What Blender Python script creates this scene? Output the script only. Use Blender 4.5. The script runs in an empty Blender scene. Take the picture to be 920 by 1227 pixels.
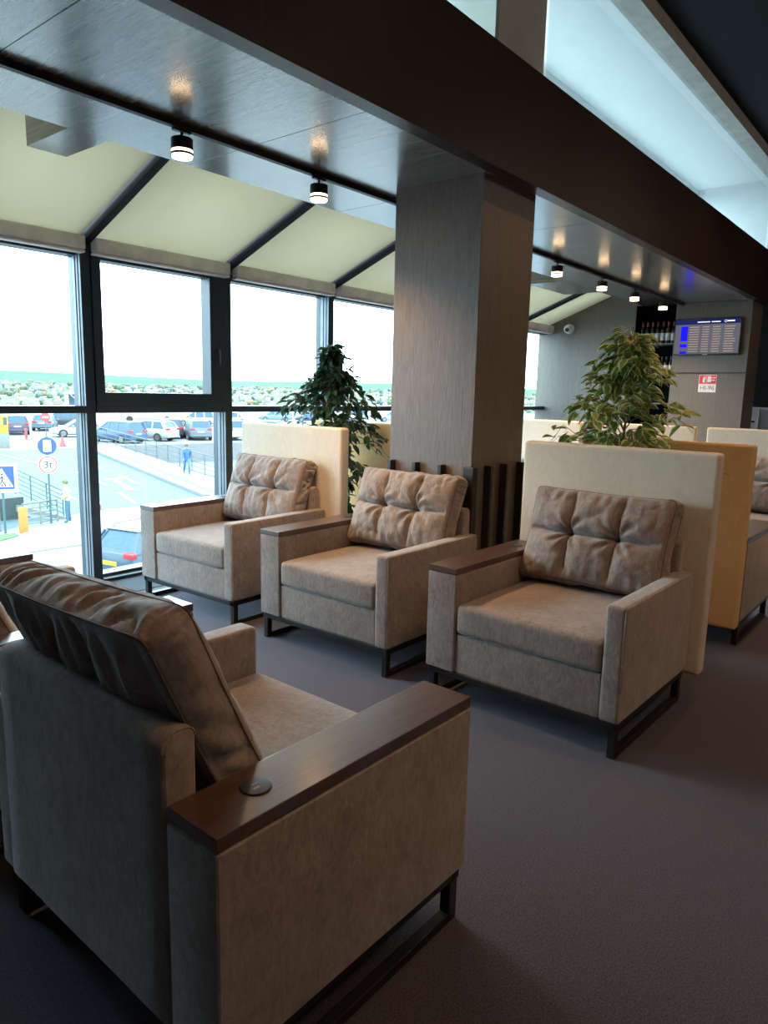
import bpy, bmesh, math, random
from mathutils import Vector, Matrix, Euler, noise
PI = math.pi
scene = bpy.context.scene
COL = scene.collection
R = random.Random(7)

# ------------------------------------------------------------------ materials
class NT:
    def __init__(s, name):
        s.m = bpy.data.materials.new(name); s.m.use_nodes = True
        s.t = s.m.node_tree; s.t.nodes.clear()
        s.out = s.n('ShaderNodeOutputMaterial')
    def n(s, typ, **kw):
        nd = s.t.nodes.new(typ)
        for k, v in kw.items():
            if hasattr(nd, k): setattr(nd, k, v)
        return nd
    def l(s, a, b): s.t.links.new(a, b)
    def surf(s, sock): s.l(sock, s.out.inputs['Surface'])

def rgba(c): return (c[0], c[1], c[2], 1)

def pbsdf(t, col=(.5,.5,.5), rough=.5, metal=0, spec=.5, sheen=0, coat=0, sheen_col=(1,1,1)):
    b = t.n('ShaderNodeBsdfPrincipled')
    b.inputs['Base Color'].default_value = rgba(col)
    b.inputs['Roughness'].default_value = rough
    b.inputs['Metallic'].default_value = metal
    b.inputs['Specular IOR Level'].default_value = spec
    b.inputs['Sheen Weight'].default_value = sheen
    b.inputs['Sheen Tint'].default_value = rgba(sheen_col)
    b.inputs['Coat Weight'].default_value = coat
    return b

def noisecol(t, c1, c2, scale, detail=4, stretch=(1,1,1), rough=.6, lo=.35, hi=.65, coord='Object', dist=0):
    tc = t.n('ShaderNodeTexCoord'); mp = t.n('ShaderNodeMapping')
    mp.inputs['Scale'].default_value = stretch
    t.l(tc.outputs[coord], mp.inputs['Vector'])
    nz = t.n('ShaderNodeTexNoise'); nz.inputs['Scale'].default_value = scale
    nz.inputs['Detail'].default_value = detail; nz.inputs['Roughness'].default_value = rough
    nz.inputs['Distortion'].default_value = dist
    t.l(mp.outputs[0], nz.inputs['Vector'])
    rp = t.n('ShaderNodeValToRGB')
    rp.color_ramp.elements[0].position = lo; rp.color_ramp.elements[0].color = rgba(c1)
    rp.color_ramp.elements[1].position = hi; rp.color_ramp.elements[1].color = rgba(c2)
    t.l(nz.outputs['Fac'], rp.inputs['Fac'])
    return rp.outputs['Color'], nz.outputs['Fac']

def bump(t, fac, b, strength=.3, dist=.01):
    bp = t.n('ShaderNodeBump'); bp.inputs['Strength'].default_value = strength; bp.inputs['Distance'].default_value = dist
    t.l(fac, bp.inputs['Height']); t.l(bp.outputs[0], b.inputs['Normal'])

def plain(name, col, rough=.5, metal=0, spec=.5, var=.12, scale=8, coat=0):
    t = NT(name); b = pbsdf(t, col, rough, metal, spec, coat=coat)
    c, f = noisecol(t, [x*(1-var) for x in col], [min(1, x*(1+var)) for x in col], scale)
    t.l(c, b.inputs['Base Color']); t.surf(b.outputs[0]); return t.m

def fabric(name, c1, c2, scale=9, sheen=.5, nap=.55):
    t = NT(name); b = pbsdf(t, c1, .85, 0, .25, sheen, sheen_col=(.92,.92,.9))
    b.inputs['Sheen Roughness'].default_value = .4
    col, f = noisecol(t, c1, c2, scale, 6, (1,1,1), .65, .3, .7, dist=.6)
    c3, f3 = noisecol(t, [x*(1-nap*.45) for x in c1], [min(1, x*(1+nap*.35)) for x in c2], scale*5, 5, (1.3,1.3,.55), .7, .32, .68, dist=1.5)
    mx = t.n('ShaderNodeMix', data_type='RGBA'); mx.inputs[0].default_value = .5
    t.l(col, mx.inputs[6]); t.l(c3, mx.inputs[7]); t.l(mx.outputs[2], b.inputs['Base Color'])
    _, f2 = noisecol(t, c1, c2, 260, 2)
    bump(t, f2, b, .25, .003); t.surf(b.outputs[0]); return t.m

def wood(name, c1, c2, stretch, scale=6, rough=.35, spec=.5, bstr=.25, lo=.3, hi=.7, coat=0, bdist=.004):
    t = NT(name); b = pbsdf(t, c1, rough, 0, spec, coat=coat)
    b.inputs['Coat Roughness'].default_value = .18
    col, f = noisecol(t, c1, c2, scale, 7, stretch, .6, lo, hi, dist=1.2)
    t.l(col, b.inputs['Base Color'])
    bump(t, f, b, bstr, bdist); t.surf(b.outputs[0]); return t.m

def emit(name, col, s):
    t = NT(name); e = t.n('ShaderNodeEmission'); e.inputs[0].default_value = rgba(col); e.inputs[1].default_value = s
    t.surf(e.outputs[0]); return t.m

def glass(name, tint, refl=1.0):
    t = NT(name); tr = t.n('ShaderNodeBsdfTransparent'); tr.inputs[0].default_value = rgba(tint)
    gl = t.n('ShaderNodeBsdfGlossy'); gl.inputs['Roughness'].default_value = .02
    fr = t.n('ShaderNodeFresnel'); fr.inputs['IOR'].default_value = 1.45
    mx = t.n('ShaderNodeMixShader'); mu = t.n('ShaderNodeMath', operation='MULTIPLY'); mu.inputs[1].default_value = refl
    ge = t.n('ShaderNodeNewGeometry'); iv = t.n('ShaderNodeMath', operation='SUBTRACT'); iv.inputs[0].default_value = 1
    m2 = t.n('ShaderNodeMath', operation='MULTIPLY'); t.l(ge.outputs['Backfacing'], iv.inputs[1])
    t.l(fr.outputs[0], mu.inputs[0]); t.l(mu.outputs[0], m2.inputs[0]); t.l(iv.outputs[0], m2.inputs[1]); t.l(m2.outputs[0], mx.inputs[0])
    t.l(tr.outputs[0], mx.inputs[1]); t.l(gl.outputs[0], mx.inputs[2]); t.surf(mx.outputs[0]); return t.m

def translucent(name, col, trans):
    t = NT(name); d = t.n('ShaderNodeBsdfDiffuse'); d.inputs[0].default_value = rgba(col)
    tr = t.n('ShaderNodeBsdfTranslucent'); tr.inputs[0].default_value = rgba(col)
    mx = t.n('ShaderNodeMixShader'); mx.inputs[0].default_value = trans
    t.l(d.outputs[0], mx.inputs[1]); t.l(tr.outputs[0], mx.inputs[2]); t.surf(mx.outputs[0]); return t.m

def leafmat(name, green1, green2, edge, lo, hi):
    t = NT(name)
    uv = t.n('ShaderNodeUVMap'); sp = t.n('ShaderNodeSeparateXYZ'); t.l(uv.outputs[0], sp.inputs[0])
    rp = t.n('ShaderNodeValToRGB'); rp.color_ramp.elements[0].position = lo; rp.color_ramp.elements[1].position = hi
    rp.color_ramp.elements[0].color = (0,0,0,1); rp.color_ramp.elements[1].color = (1,1,1,1)
    tcol, f = noisecol(t, green1, green2, 14, 3)
    ad = t.n('ShaderNodeMath', operation='MULTIPLY_ADD'); ad.inputs[1].default_value = .5; 
    t.l(f, ad.inputs[0]); t.l(sp.outputs[0], ad.inputs[2])
    t.l(ad.outputs[0], rp.inputs['Fac'])
    mx = t.n('ShaderNodeMix', data_type='RGBA')
    t.l(rp.outputs[0], mx.inputs[0]); t.l(tcol, mx.inputs[6]); mx.inputs[7].default_value = rgba(edge)
    b = pbsdf(t, green1, .38, 0, .5); t.l(mx.outputs[2], b.inputs['Base Color'])
    tr = t.n('ShaderNodeBsdfTranslucent'); t.l(mx.outputs[2], tr.inputs[0])
    ms = t.n('ShaderNodeMixShader'); ms.inputs[0].default_value = .35
    t.l(b.outputs[0], ms.inputs[1]); t.l(tr.outputs[0], ms.inputs[2]); t.surf(ms.outputs[0]); return t.m

M = {}
M['velour'] = fabric('taupe_velour', (.168,.134,.118), (.33,.285,.26), 6, .55)
M['velour_piping'] = fabric('dark_taupe_piping', (.10,.07,.055), (.14,.10,.08), 20, .2)
M['cream'] = fabric('cream_leatherette', (.66,.58,.46), (.74,.66,.54), 5, .1, .15)
M['tan'] = fabric('tan_leatherette', (.78,.48,.21), (.84,.55,.27), 5, .1, .15)
M['cream_seam'] = plain('cream_seam', (.36,.27,.17), .7)
M['armwood'] = wood('stained_wood', (.058,.031,.024), (.112,.064,.051), (1.2,22,6), 5, .34, .5, .03, coat=.55, bdist=.0006)
M['blackmetal'] = plain('black_metal', (.012,.012,.014), .35, 0, .4)
M['blackplastic'] = plain('black_plastic', (.015,.015,.017), .45)
M['column'] = wood('column_veneer', (.12,.098,.083), (.20,.172,.15), (16,16,1.1), 5, .36, .5, .5, bdist=.006)
M['beam'] = wood('beam_veneer', (.022,.013,.011), (.044,.028,.024), (12,9,1.2), 5, .34, .4, .3)
M['soffit'] = wood('soffit_veneer', (.070,.066,.060), (.19,.18,.165), (9,.55,9), 3.4, .26, 1.0, .6, lo=.36, hi=.62, coat=.9, bdist=.0035)
M['wallwood'] = wood('wall_veneer', (.115,.098,.082), (.17,.148,.125), (14,14,1.0), 5, .42, .4, .25)
M['darkwall'] = plain('dark_wall', (.006,.006,.006), .9, spec=0)
M['blackceil'] = plain('black_ceiling', (.006,.007,.010), .75, spec=.2)
M['plaster'] = plain('beige_plaster', (.58,.56,.50), .8, var=.03)
M['greytrim'] = plain('grey_trim', (.42,.39,.36), .6)
M['whiteceil'] = plain('white_ceiling', (.80,.81,.81), .6, var=.02)
M['frame'] = plain('anthracite_aluminium', (.014,.028,.042), .38, 0, .5)
M['framelight'] = plain('grey_and_lit_aluminium', (.13,.16,.185), .45, .2)  # also the window-lit tone of the mullion sides
M['glass'] = glass('window_glass', (.90,.975,1.0), .6)
M['glass2'] = glass('clerestory_glass', (.80,.885,.90), .9)
M['blind'] = translucent('blind_fabric', (.46,.45,.365), .5)
M['cassette'] = plain('blind_cassette', (.74,.68,.64), .6)
M['raft'] = plain('rafter_black', (.006,.010,.016), .7, 0, .2)
M['white'] = plain('white_plastic', (.75,.75,.75), .4)
M['trunk'] = plain('bark', (.22,.17,.12), .8, scale=40, var=.3)
M['planter'] = plain('planter_grey', (.08,.08,.08), .5)
M['soil'] = plain('soil', (.04,.03,.02), .9)
M['leafdark'] = leafmat('dark_ficus_leaf', (.018,.05,.026), (.05,.115,.055), (.16,.24,.11), 1.05, 1.35)
M['leafvar'] = leafmat('variegated_ficus_leaf', (.11,.23,.045), (.25,.40,.10), (.82,.80,.42), .84, 1.12)
def carpet():
    t = NT('carpet'); b = pbsdf(t, (.04,.035,.04), .95, 0, .1, .35, sheen_col=(.75,.8,1))
    b.inputs['Sheen Roughness'].default_value = .5
    col, f = noisecol(t, (.014,.012,.013), (.098,.084,.090), 170, 3, (1,1,1), .8, .32, .72)
    t.l(col, b.inputs['Base Color']); bump(t, f, b, .4, .003); t.surf(b.outputs[0]); return t.m
M['carpet'] = carpet()
M['strip'] = plain('vinyl_floor', (.024,.034,.046), .75, spec=.15)
M['lampglow'] = emit('lamp_glow', (1.0,.66,.36), 14)
M['ring'] = emit('lamp_ring', (1.0,.68,.38), 4.5)

# ------------------------------------------------------------------ mesh helpers
class MB:
    """collects geometry for ONE mesh object"""
    def __init__(s): s.v = []; s.f = []; s.uv = None; s.mi = []
    def addbm(s, bm, mi=0):
        o = len(s.v); bm.verts.index_update()
        s.v += [tuple(v.co) for v in bm.verts]
        for f in bm.faces: s.f.append([o+v.index for v in f.verts]); s.mi.append(mi)
        bm.free()
    def poly(s, pts, mi=0):
        o = len(s.v); s.v += [tuple(p) for p in pts]; s.f.append(list(range(o, o+len(pts)))); s.mi.append(mi)
    def box(s, x0,x1,y0,y1,z0,z1, bev=0, seg=2, mat=None, mi=0):
        bm = bmesh.new(); bmesh.ops.create_cube(bm, size=1)
        for v in bm.verts:
            v.co = Vector(((x0+x1)/2+v.co.x*(x1-x0), (y0+y1)/2+v.co.y*(y1-y0), (z0+z1)/2+v.co.z*(z1-z0)))
        if bev: bmesh.ops.bevel(bm, geom=bm.edges[:], offset=bev, segments=seg, affect='EDGES', profile=.6)
        if mat is not None: bm.transform(mat)
        s.addbm(bm, mi); return s
    def cyl(s, p0, p1, r0, r1=None, n=16, cap=True, mi=0):
        p0, p1 = Vector(p0), Vector(p1); r1 = r0 if r1 is None else r1
        d = p1-p0; q = d.to_track_quat('Z','Y').to_matrix().to_4x4()
        bm = bmesh.new(); bmesh.ops.create_cone(bm, cap_ends=cap, segments=n, radius1=max(r0,1e-4), radius2=max(r1,1e-4), depth=d.length)
        bm.transform(Matrix.Translation((p0+p1)/2) @ q); s.addbm(bm, mi); return s
    def tube(s, pts, r, n=6, closed=False, mi=0):
        pts = [Vector(p) for p in pts]; k = len(pts); o = len(s.v)
        rs = r if isinstance(r, (list, tuple)) else [r]*k
        for i, p in enumerate(pts):
            a = pts[(i-1) % k] if (closed or i > 0) else p
            b = pts[(i+1) % k] if (closed or i < k-1) else p
            q = (b-a).to_track_quat('Z','Y')
            for j in range(n):
                an = 2*PI*j/n; s.v.append(tuple(p + q @ Vector((math.cos(an)*rs[i], math.sin(an)*rs[i], 0))))
        for i in range(k if closed else k-1):
            for j in range(n):
                a = o+i*n+j; b = o+i*n+(j+1) % n; c = o+((i+1) % k)*n+(j+1) % n; d = o+((i+1) % k)*n+j
                s.f.append([a,b,c,d]); s.mi.append(mi)
        if not closed:
            s.f.append([o+j for j in range(n)][::-1]); s.f.append([o+(k-1)*n+j for j in range(n)]); s.mi += [mi, mi]
        return s
    def lathe(s, prof, c=(0,0,0), n=20, mi=0):
        o = len(s.v); k = len(prof)
        for r, z in prof:
            for j in range(n):
                a = 2*PI*j/n; s.v.append((c[0]+r*math.cos(a), c[1]+r*math.sin(a), c[2]+z))
        for i in range(k-1):
            for j in range(n):
                s.f.append([o+i*n+j, o+i*n+(j+1) % n, o+(i+1)*n+(j+1) % n, o+(i+1)*n+j]); s.mi.append(mi)
        s.f.append([o+j for j in range(n)][::-1]); s.f.append([o+(k-1)*n+j for j in range(n)]); s.mi += [mi, mi]
        return s
    def prism(s, poly, z0, z1, mi=0):
        n = len(poly); o = len(s.v)
        s.v += [(x,y,z0) for x,y in poly] + [(x,y,z1) for x,y in poly]
        s.f.append([o+i for i in range(n)][::-1]); s.f.append([o+n+i for i in range(n)]); s.mi += [mi, mi]
        for i in range(n): s.f.append([o+i, o+(i+1) % n, o+n+(i+1) % n, o+n+i]); s.mi.append(mi)
        return s
    def xform(s, mat): s.v = [tuple(mat @ Vector(v)) for v in s.v]; return s
    def build(s, name, mat, parent=None, smooth=35, loc=None):
        me = bpy.data.meshes.new(name); me.from_pydata(s.v, [], s.f)
        for m_ in (mat if isinstance(mat, (list, tuple)) else [mat]): me.materials.append(m_)
        if any(s.mi): me.polygons.foreach_set('material_index', s.mi)
        bm = bmesh.new(); bm.from_mesh(me); bmesh.ops.recalc_face_normals(bm, faces=bm.faces[:]); bm.to_mesh(me); bm.free()
        if smooth:
            me.polygons.foreach_set('use_smooth', [True]*len(me.polygons)); me.set_sharp_from_angle(angle=math.radians(smooth))
        me.update()
        o = bpy.data.objects.new(name, me); COL.objects.link(o)
        if parent is not None: o.parent = parent
        if loc is not None: o.location = loc
        return o

def tag(o, label=None, cat=None, group=None, kind=None):
    if label: o['label'] = label
    if cat: o['category'] = cat
    if group: o['group'] = group
    if kind: o['kind'] = kind
    return o
def thing(name, label, cat, loc=(0,0,0), rz=0, group=None):
    o = bpy.data.objects.new(name, None); COL.objects.link(o); o.empty_display_size = .1
    o.location = loc; o.rotation_euler = (0,0,rz); return tag(o, label, cat, group)
def struct(name, mb, mat, **k): return tag(mb.build(name, mat, **k), kind='structure')
def dup(root, loc=None, rz=None, label=None, group=None):
    r = root.copy(); COL.objects.link(r)
    if loc is not None: r.location = loc
    if rz is not None: r.rotation_euler = (0,0,rz)
    if label: r['label'] = label
    if group: r['group'] = group
    for ch in list(root.children):
        c = ch.copy(); COL.objects.link(c); c.parent = r
        for g in list(ch.children):
            d = g.copy(); COL.objects.link(d); d.parent = c
    return r
def text_mesh(txt, size, name, mat, parent, loc, rot, extrude=.001, bold=0):
    cu = bpy.data.curves.new('tmp','FONT'); cu.body = txt; cu.size = size; cu.extrude = extrude; cu.offset = bold
    cu.align_x = 'CENTER'; cu.align_y = 'CENTER'
    to = bpy.data.objects.new('tmp', cu); COL.objects.link(to)
    dg = bpy.context.evaluated_depsgraph_get(); me = bpy.data.meshes.new_from_object(to.evaluated_get(dg))
    bpy.data.objects.remove(to); me.materials.clear(); me.materials.append(mat)
    o = bpy.data.objects.new(name, me); COL.objects.link(o); o.parent = parent; o.location = loc; o.rotation_euler = rot
    return o

# ------------------------------------------------------------------ camera
cam = bpy.data.cameras.new('camera'); co = bpy.data.objects.new('camera', cam); COL.objects.link(co)
F = Vector((0.7652177, 0.62203316, -0.16588133)); RR = Vector((0.6336326, -0.77328436, 0.0232598)); U = Vector((0.11380507, 0.12290663, 0.98587137))
co.matrix_world = Matrix(((RR.x,U.x,-F.x,0),(RR.y,U.y,-F.y,0),(RR.z,U.z,-F.z,1.55),(0,0,0,1)))
cam.sensor_fit = 'VERTICAL'; cam.sensor_height = 36; cam.lens = 848.36*36/1227; cam.clip_end = 8000; cam.clip_start = .05
scene.camera = co

# ------------------------------------------------------------------ room shell
XN, XF = -1.4, 14.2
struct('floor', MB().box(XN-.1, XF+.1, -5.1, 5.5, -.25, 0), M['carpet'], smooth=0)
struct('trim_1', MB().box(XN, 10.3, 4.78, 5.2, 0, .004), M['strip'], smooth=0)
struct('ceiling', MB().box(XN-.1, XF+.1, -5.1, 2.27, 4.56, 4.7), M['blackceil'], smooth=0)
struct('wall_right', MB().box(XN-.1, XF+.1, -5.2, -5.0, 0, 4.7), plain('warm_wall', (.38,.30,.24), .8), smooth=0)
struct('wall_left', MB().box(XN-.1, .14, 5.2, 5.45, 0, 2.66).box(XN-.1, .14, 3.7, 5.45, 2.66, 3.3), M['darkwall'], smooth=0)
struct('wall_near', MB().box(XN-.2, XN, -5.1, 5.5, 0, 4.7), plain('dim_wall', (.05,.06,.07), .8), smooth=0)
struct('wall_bar', MB().box(12.9, 13.1, -5.0, 5.5, 0, 4.7), M['darkwall'], smooth=0)
# far wood wall with bottle niche
w = MB()
w.box(10.32, 10.9, 2.33, 3.29, 0, 1.903, .003, 1); w.box(10.32, 10.9, 2.33, 3.29, 1.922, 2.848, .003, 1)
w.box(10.38, 10.9, 2.335, 3.285, 1.89, 1.93)
w.box(10.32, 10.9, 3.845, 5.35, 0, 3.3)
w.box(10.32, 10.9, 3.29, 3.845, 0, 1.15); w.box(10.32, 10.9, 3.29, 3.845, 2.855, 3.3)
w.box(10.66, 10.9, 3.28, 3.86, 1.1, 2.9)
struct('wall_far', w, M['wallwood'], smooth=0)
# beam, soffit
struct('trim_2', MB().box(XN, 12.9, 2.27, 2.36, 2.846, 3.49), M['beam'], smooth=0)
s = MB()
xs = [XN, -.9, .1, 1.39, 2.7, 4.0, 5.3, 6.6, 7.9, 9.2, 10.32]
for a, b in zip(xs[:-1], xs[1:]): s.box(a+.0015, b-.0015, 2.36, 3.745, 2.848, 2.90, .0015, 1)
s.box(XN, 10.32, 2.36, 3.745, 2.853, 2.91)
s.box(1.972, 2.196, 3.74, 4.205, 2.848, 3.02); s.box(7.746, 8.75, 3.74, 4.205, 2.848, 3.02)
so = struct('trim_3', s, M['soffit'], smooth=0)
so['label'] = 'glossy dark wood soffit boards'
struct('trim_4', MB().box(XN, 10.9, 3.73, 3.76, 2.9, 3.52), M['greytrim'], smooth=0)
struct('trim_5', MB().box(XN, 12.9, 2.24, 2.42, 4.44, 4.60), M['greytrim'], smooth=0)
# column
struct('column', MB().box(3.811, 4.458, 2.393, 3.058, 0, 2.85, .004, 2), M['column'], smooth=0)
# upper clerestory: pilaster, cavity, panes
struct('trim_6', MB().box(3.87, 4.48, 2.40, 3.05, 3.49, 4.45), M['plaster'], smooth=0)
cav = MB().box(XN, 12.9, 2.30, 3.55, 4.45, 4.52)
cav.box(XN, 12.9, 3.32, 3.45, 4.27, 4.46); cav.box(10.9, 11.0, 2.36, 3.4, 3.49, 4.46)
struct('trim_7', cav, M['whiteceil'], smooth=0)
struct('trim_8', MB().box(XN, 12.9, 2.36, 3.76, 3.49, 3.53), plain('pale_roof', (.6,.62,.62), .7), smooth=0)
cg = MB()
for a, b in ((XN, 3.87), (4.48, 12.9)): cg.box(a, b, 2.375, 2.385, 3.49, 4.45)
o = struct('window_1', cg, M['glass2'], smooth=0)
cm = MB()
for i in range(11):
    x = -1.0+i*1.325; cm.box(x-.04, x+.04, 3.33, 3.42, 3.53, 4.27)
struct('trim_9', cm, M['framelight'], smooth=0)

# ------------------------------------------------------------------ window wall
YI, YG = 5.20, 5.33
mull = [.17, 1.495, 2.82, 4.135, 5.465, 6.79, 8.115, 9.44, 10.32]
for k in range(len(mull)-1):
    a, b = mull[k], mull[k+1]
    wroot = bpy.data.objects.new('window_%d' % (k+2), None); COL.objects.link(wroot); wroot['kind'] = 'structure'
    L = a+.036; Rr = b-.036 if k < 7 else b
    fr = MB()
    fr.box(a-.036, a+.036, YI, YG+.06, 0, 2.66, .003, 1)                      # mullion
    fr.box(L, Rr, YI+.05, YG+.05, 0.0, .055, .003, 1)                           # sill rail
    fr.box(L, Rr, YI-.02, YI+.05, 0.0, .03, .003, 1)
    fr.box(L, Rr, YI-.012, YG+.04, 1.345, 1.40, .006, 2)                        # transom
    fr.box(L, Rr, YI+.05, YG+.05, 2.50, 2.57, .003, 1)                          # head
    fr.box(L, Rr, YI, YG+.06, 2.56, 2.66)
    fr.build('frame', M['frame'], wroot, smooth=0)
    li = MB(); li.box(L, L+.012, YI+.045, YG-.005, .03, 1.345); li.box(L, L+.012, YI+.045, YG-.005, 1.40, 2.50)
    li.box(a-.040, a-.036, YI+.004, YG-.008, .03, 2.58); li.box(a-.046, a-.040, YI+.035, YI+.045, .03, 2.58); li.box(a-.046, a-.040, YI+.075, YI+.085, .03, 2.58)  # lighter grey plates put the window light into the mullion's side face
    li.build('bead_and_lit_side', M['framelight'], wroot, smooth=0)
    p = MB(); p.box(L, Rr, YG-.006, YG+.006, .05, 1.35); p.box(L, Rr, YG-.006, YG+.006, 1.395, 2.505)
    p.build('pane', M['glass'], wroot, smooth=0)
    if k == 2:
        sh = MB(); i0 = L+.005; i1 = Rr-.005; z0 = 1.40; z1 = 2.545
        sh.box(i0, i0+.075, YI-.01, YG-.01, z0, z1, .006, 2); sh.box(i1-.16, i1, YI-.01, YG-.01, z0, z1, .006, 2)
        sh.box(i0+.073, i1-.158, YI-.008, YG-.01, z0, z0+.105, .006, 2); sh.box(i0+.073, i1-.158, YI-.008, YG-.01, z1-.06, z1, .006, 2)
        sa = sh.build('sash', M['frame'], wroot, smooth=0)
        h = MB(); h.box(i1-.09, i1-.06, YI-.035, YI-.008, 1.86, 1.90, .004); h.box(i1-.085, i1-.065, YI-.05, YI-.03, 1.76, 1.89, .005)
        h.build('handle', M['frame'], sa)
# rafters and roller blinds on the sloped roof
SL = (3.2-2.645)/(5.16-3.74)
def slope_z(y): return 2.645+(5.16-y)*SL
for k, a in enumerate(mull[1:-1]):
    m_ = MB()
    y0, y1 = 5.24, 3.74
    for (xa, xb) in ((a-.03, a+.03),):
        pts = []
        for y in (y0, y1):
            z = slope_z(y)
            pts += [(xa,y,z-.055),(xb,y,z-.055),(xb,y,z+.05),(xa,y,z+.05)]
        o_ = len(m_.v); m_.v += pts
        for f in ([0,1,2,3],[4,7,6,5],[0,4,5,1],[1,5,6,2],[2,6,7,3],[3,7,4,0]): m_.f.append([o_+i for i in f]); m_.mi.append(0)
    struct('rafter', m_, M['raft'], smooth=0)
bl = ['pale roller blind under the sloped glazing in the bay %s']
blabels = ['beyond the left picture edge',
  'above the leftmost window, cut by the picture edge', 'above the window with the thick dark opening sash',
  'above the window between the opening sash and the dark green ficus', 'above the window next to the wooden column, ficus side',
  'hidden behind the wooden column', 'just right of the wooden column', 'against the far wood wall by the security camera']
for k in range(0, len(mull)-1):
    a, b = mull[k]+.04, mull[k+1]-(.04 if k < len(mull)-2 else -.005)
    t = thing('roller_blind', 'pale sloped roller blind '+blabels[k], 'blind', ((a+b)/2, 5.15, 2.55), 0, 'roller blinds on the sloped roof')
    hw = (b-a)/2
    cs = MB(); cs.box(-hw, hw, -.05, .045, -.025, .075, .018, 3); cs.box(-hw, hw, -.035, .04, -.045, -.026, .006, 2)
    cs.build('cassette', M['cassette'], t)
    f = MB(); n = 1
    row = []
    for i in range(n+1):
        y = .055+(3.745-5.205)*i/n; z = slope_z(5.15+y)-2.55-.012*math.sin(PI*i/n)
        row.append((y, z))
    for i in range(n): f.poly([(-hw,row[i][0],row[i][1]),(hw,row[i][0],row[i][1]),(hw,row[i+1][0],row[i+1][1]),(-hw,row[i+1][0],row[i+1][1])])
    fo = f.build('fabric', M['blind'], t, smooth=60)
    md = fo.modifiers.new('thickness','SOLIDIFY'); md.thickness = .0015

# ------------------------------------------------------------------ armchairs
CW, CD = 1.03, .89
FX, BX, RY, LY = CD/2, -CD/2, -CW/2, CW/2
ZB, TW, TL = .166, .172, .092
def cushion_box(x0,x1,y0,y1,z0,z1, crown=.018, r=.03, nx=26, ny=26):
    """upholstered block with soft crowned top and rounded edges"""
    mb = MB(); bm = bmesh.new(); bmesh.ops.create_cube(bm, size=1)
    for v in bm.verts: v.co = Vector(((x0+x1)/2+v.co.x*(x1-x0), (y0+y1)/2+v.co.y*(y1-y0), (z0+z1)/2+v.co.z*(z1-z0)))
    bmesh.ops.bevel(bm, geom=bm.edges[:], offset=r, segments=4, affect='EDGES', profile=.5)
    bmesh.ops.subdivide_edges(bm, edges=[e for e in bm.edges if e.calc_length() > .08], cuts=8, use_grid_fill=True)
    for v in bm.verts:
        u = 2*(v.co.x-(x0+x1)/2)/(x1-x0); w_ = 2*(v.co.y-(y0+y1)/2)/(y1-y0); h = (v.co.z-z0)/(z1-z0)
        c = max(0,(1-u**4))*max(0,(1-w_**4))
        if h > .5: v.co.z += crown*c*(h-.5)*2
        nz = noise.noise(Vector((v.co.x*6, v.co.y*6, v.co.z*6)))*.0025
        v.co += Vector((nz, nz, nz))
    mb.addbm(bm); return mb

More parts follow.
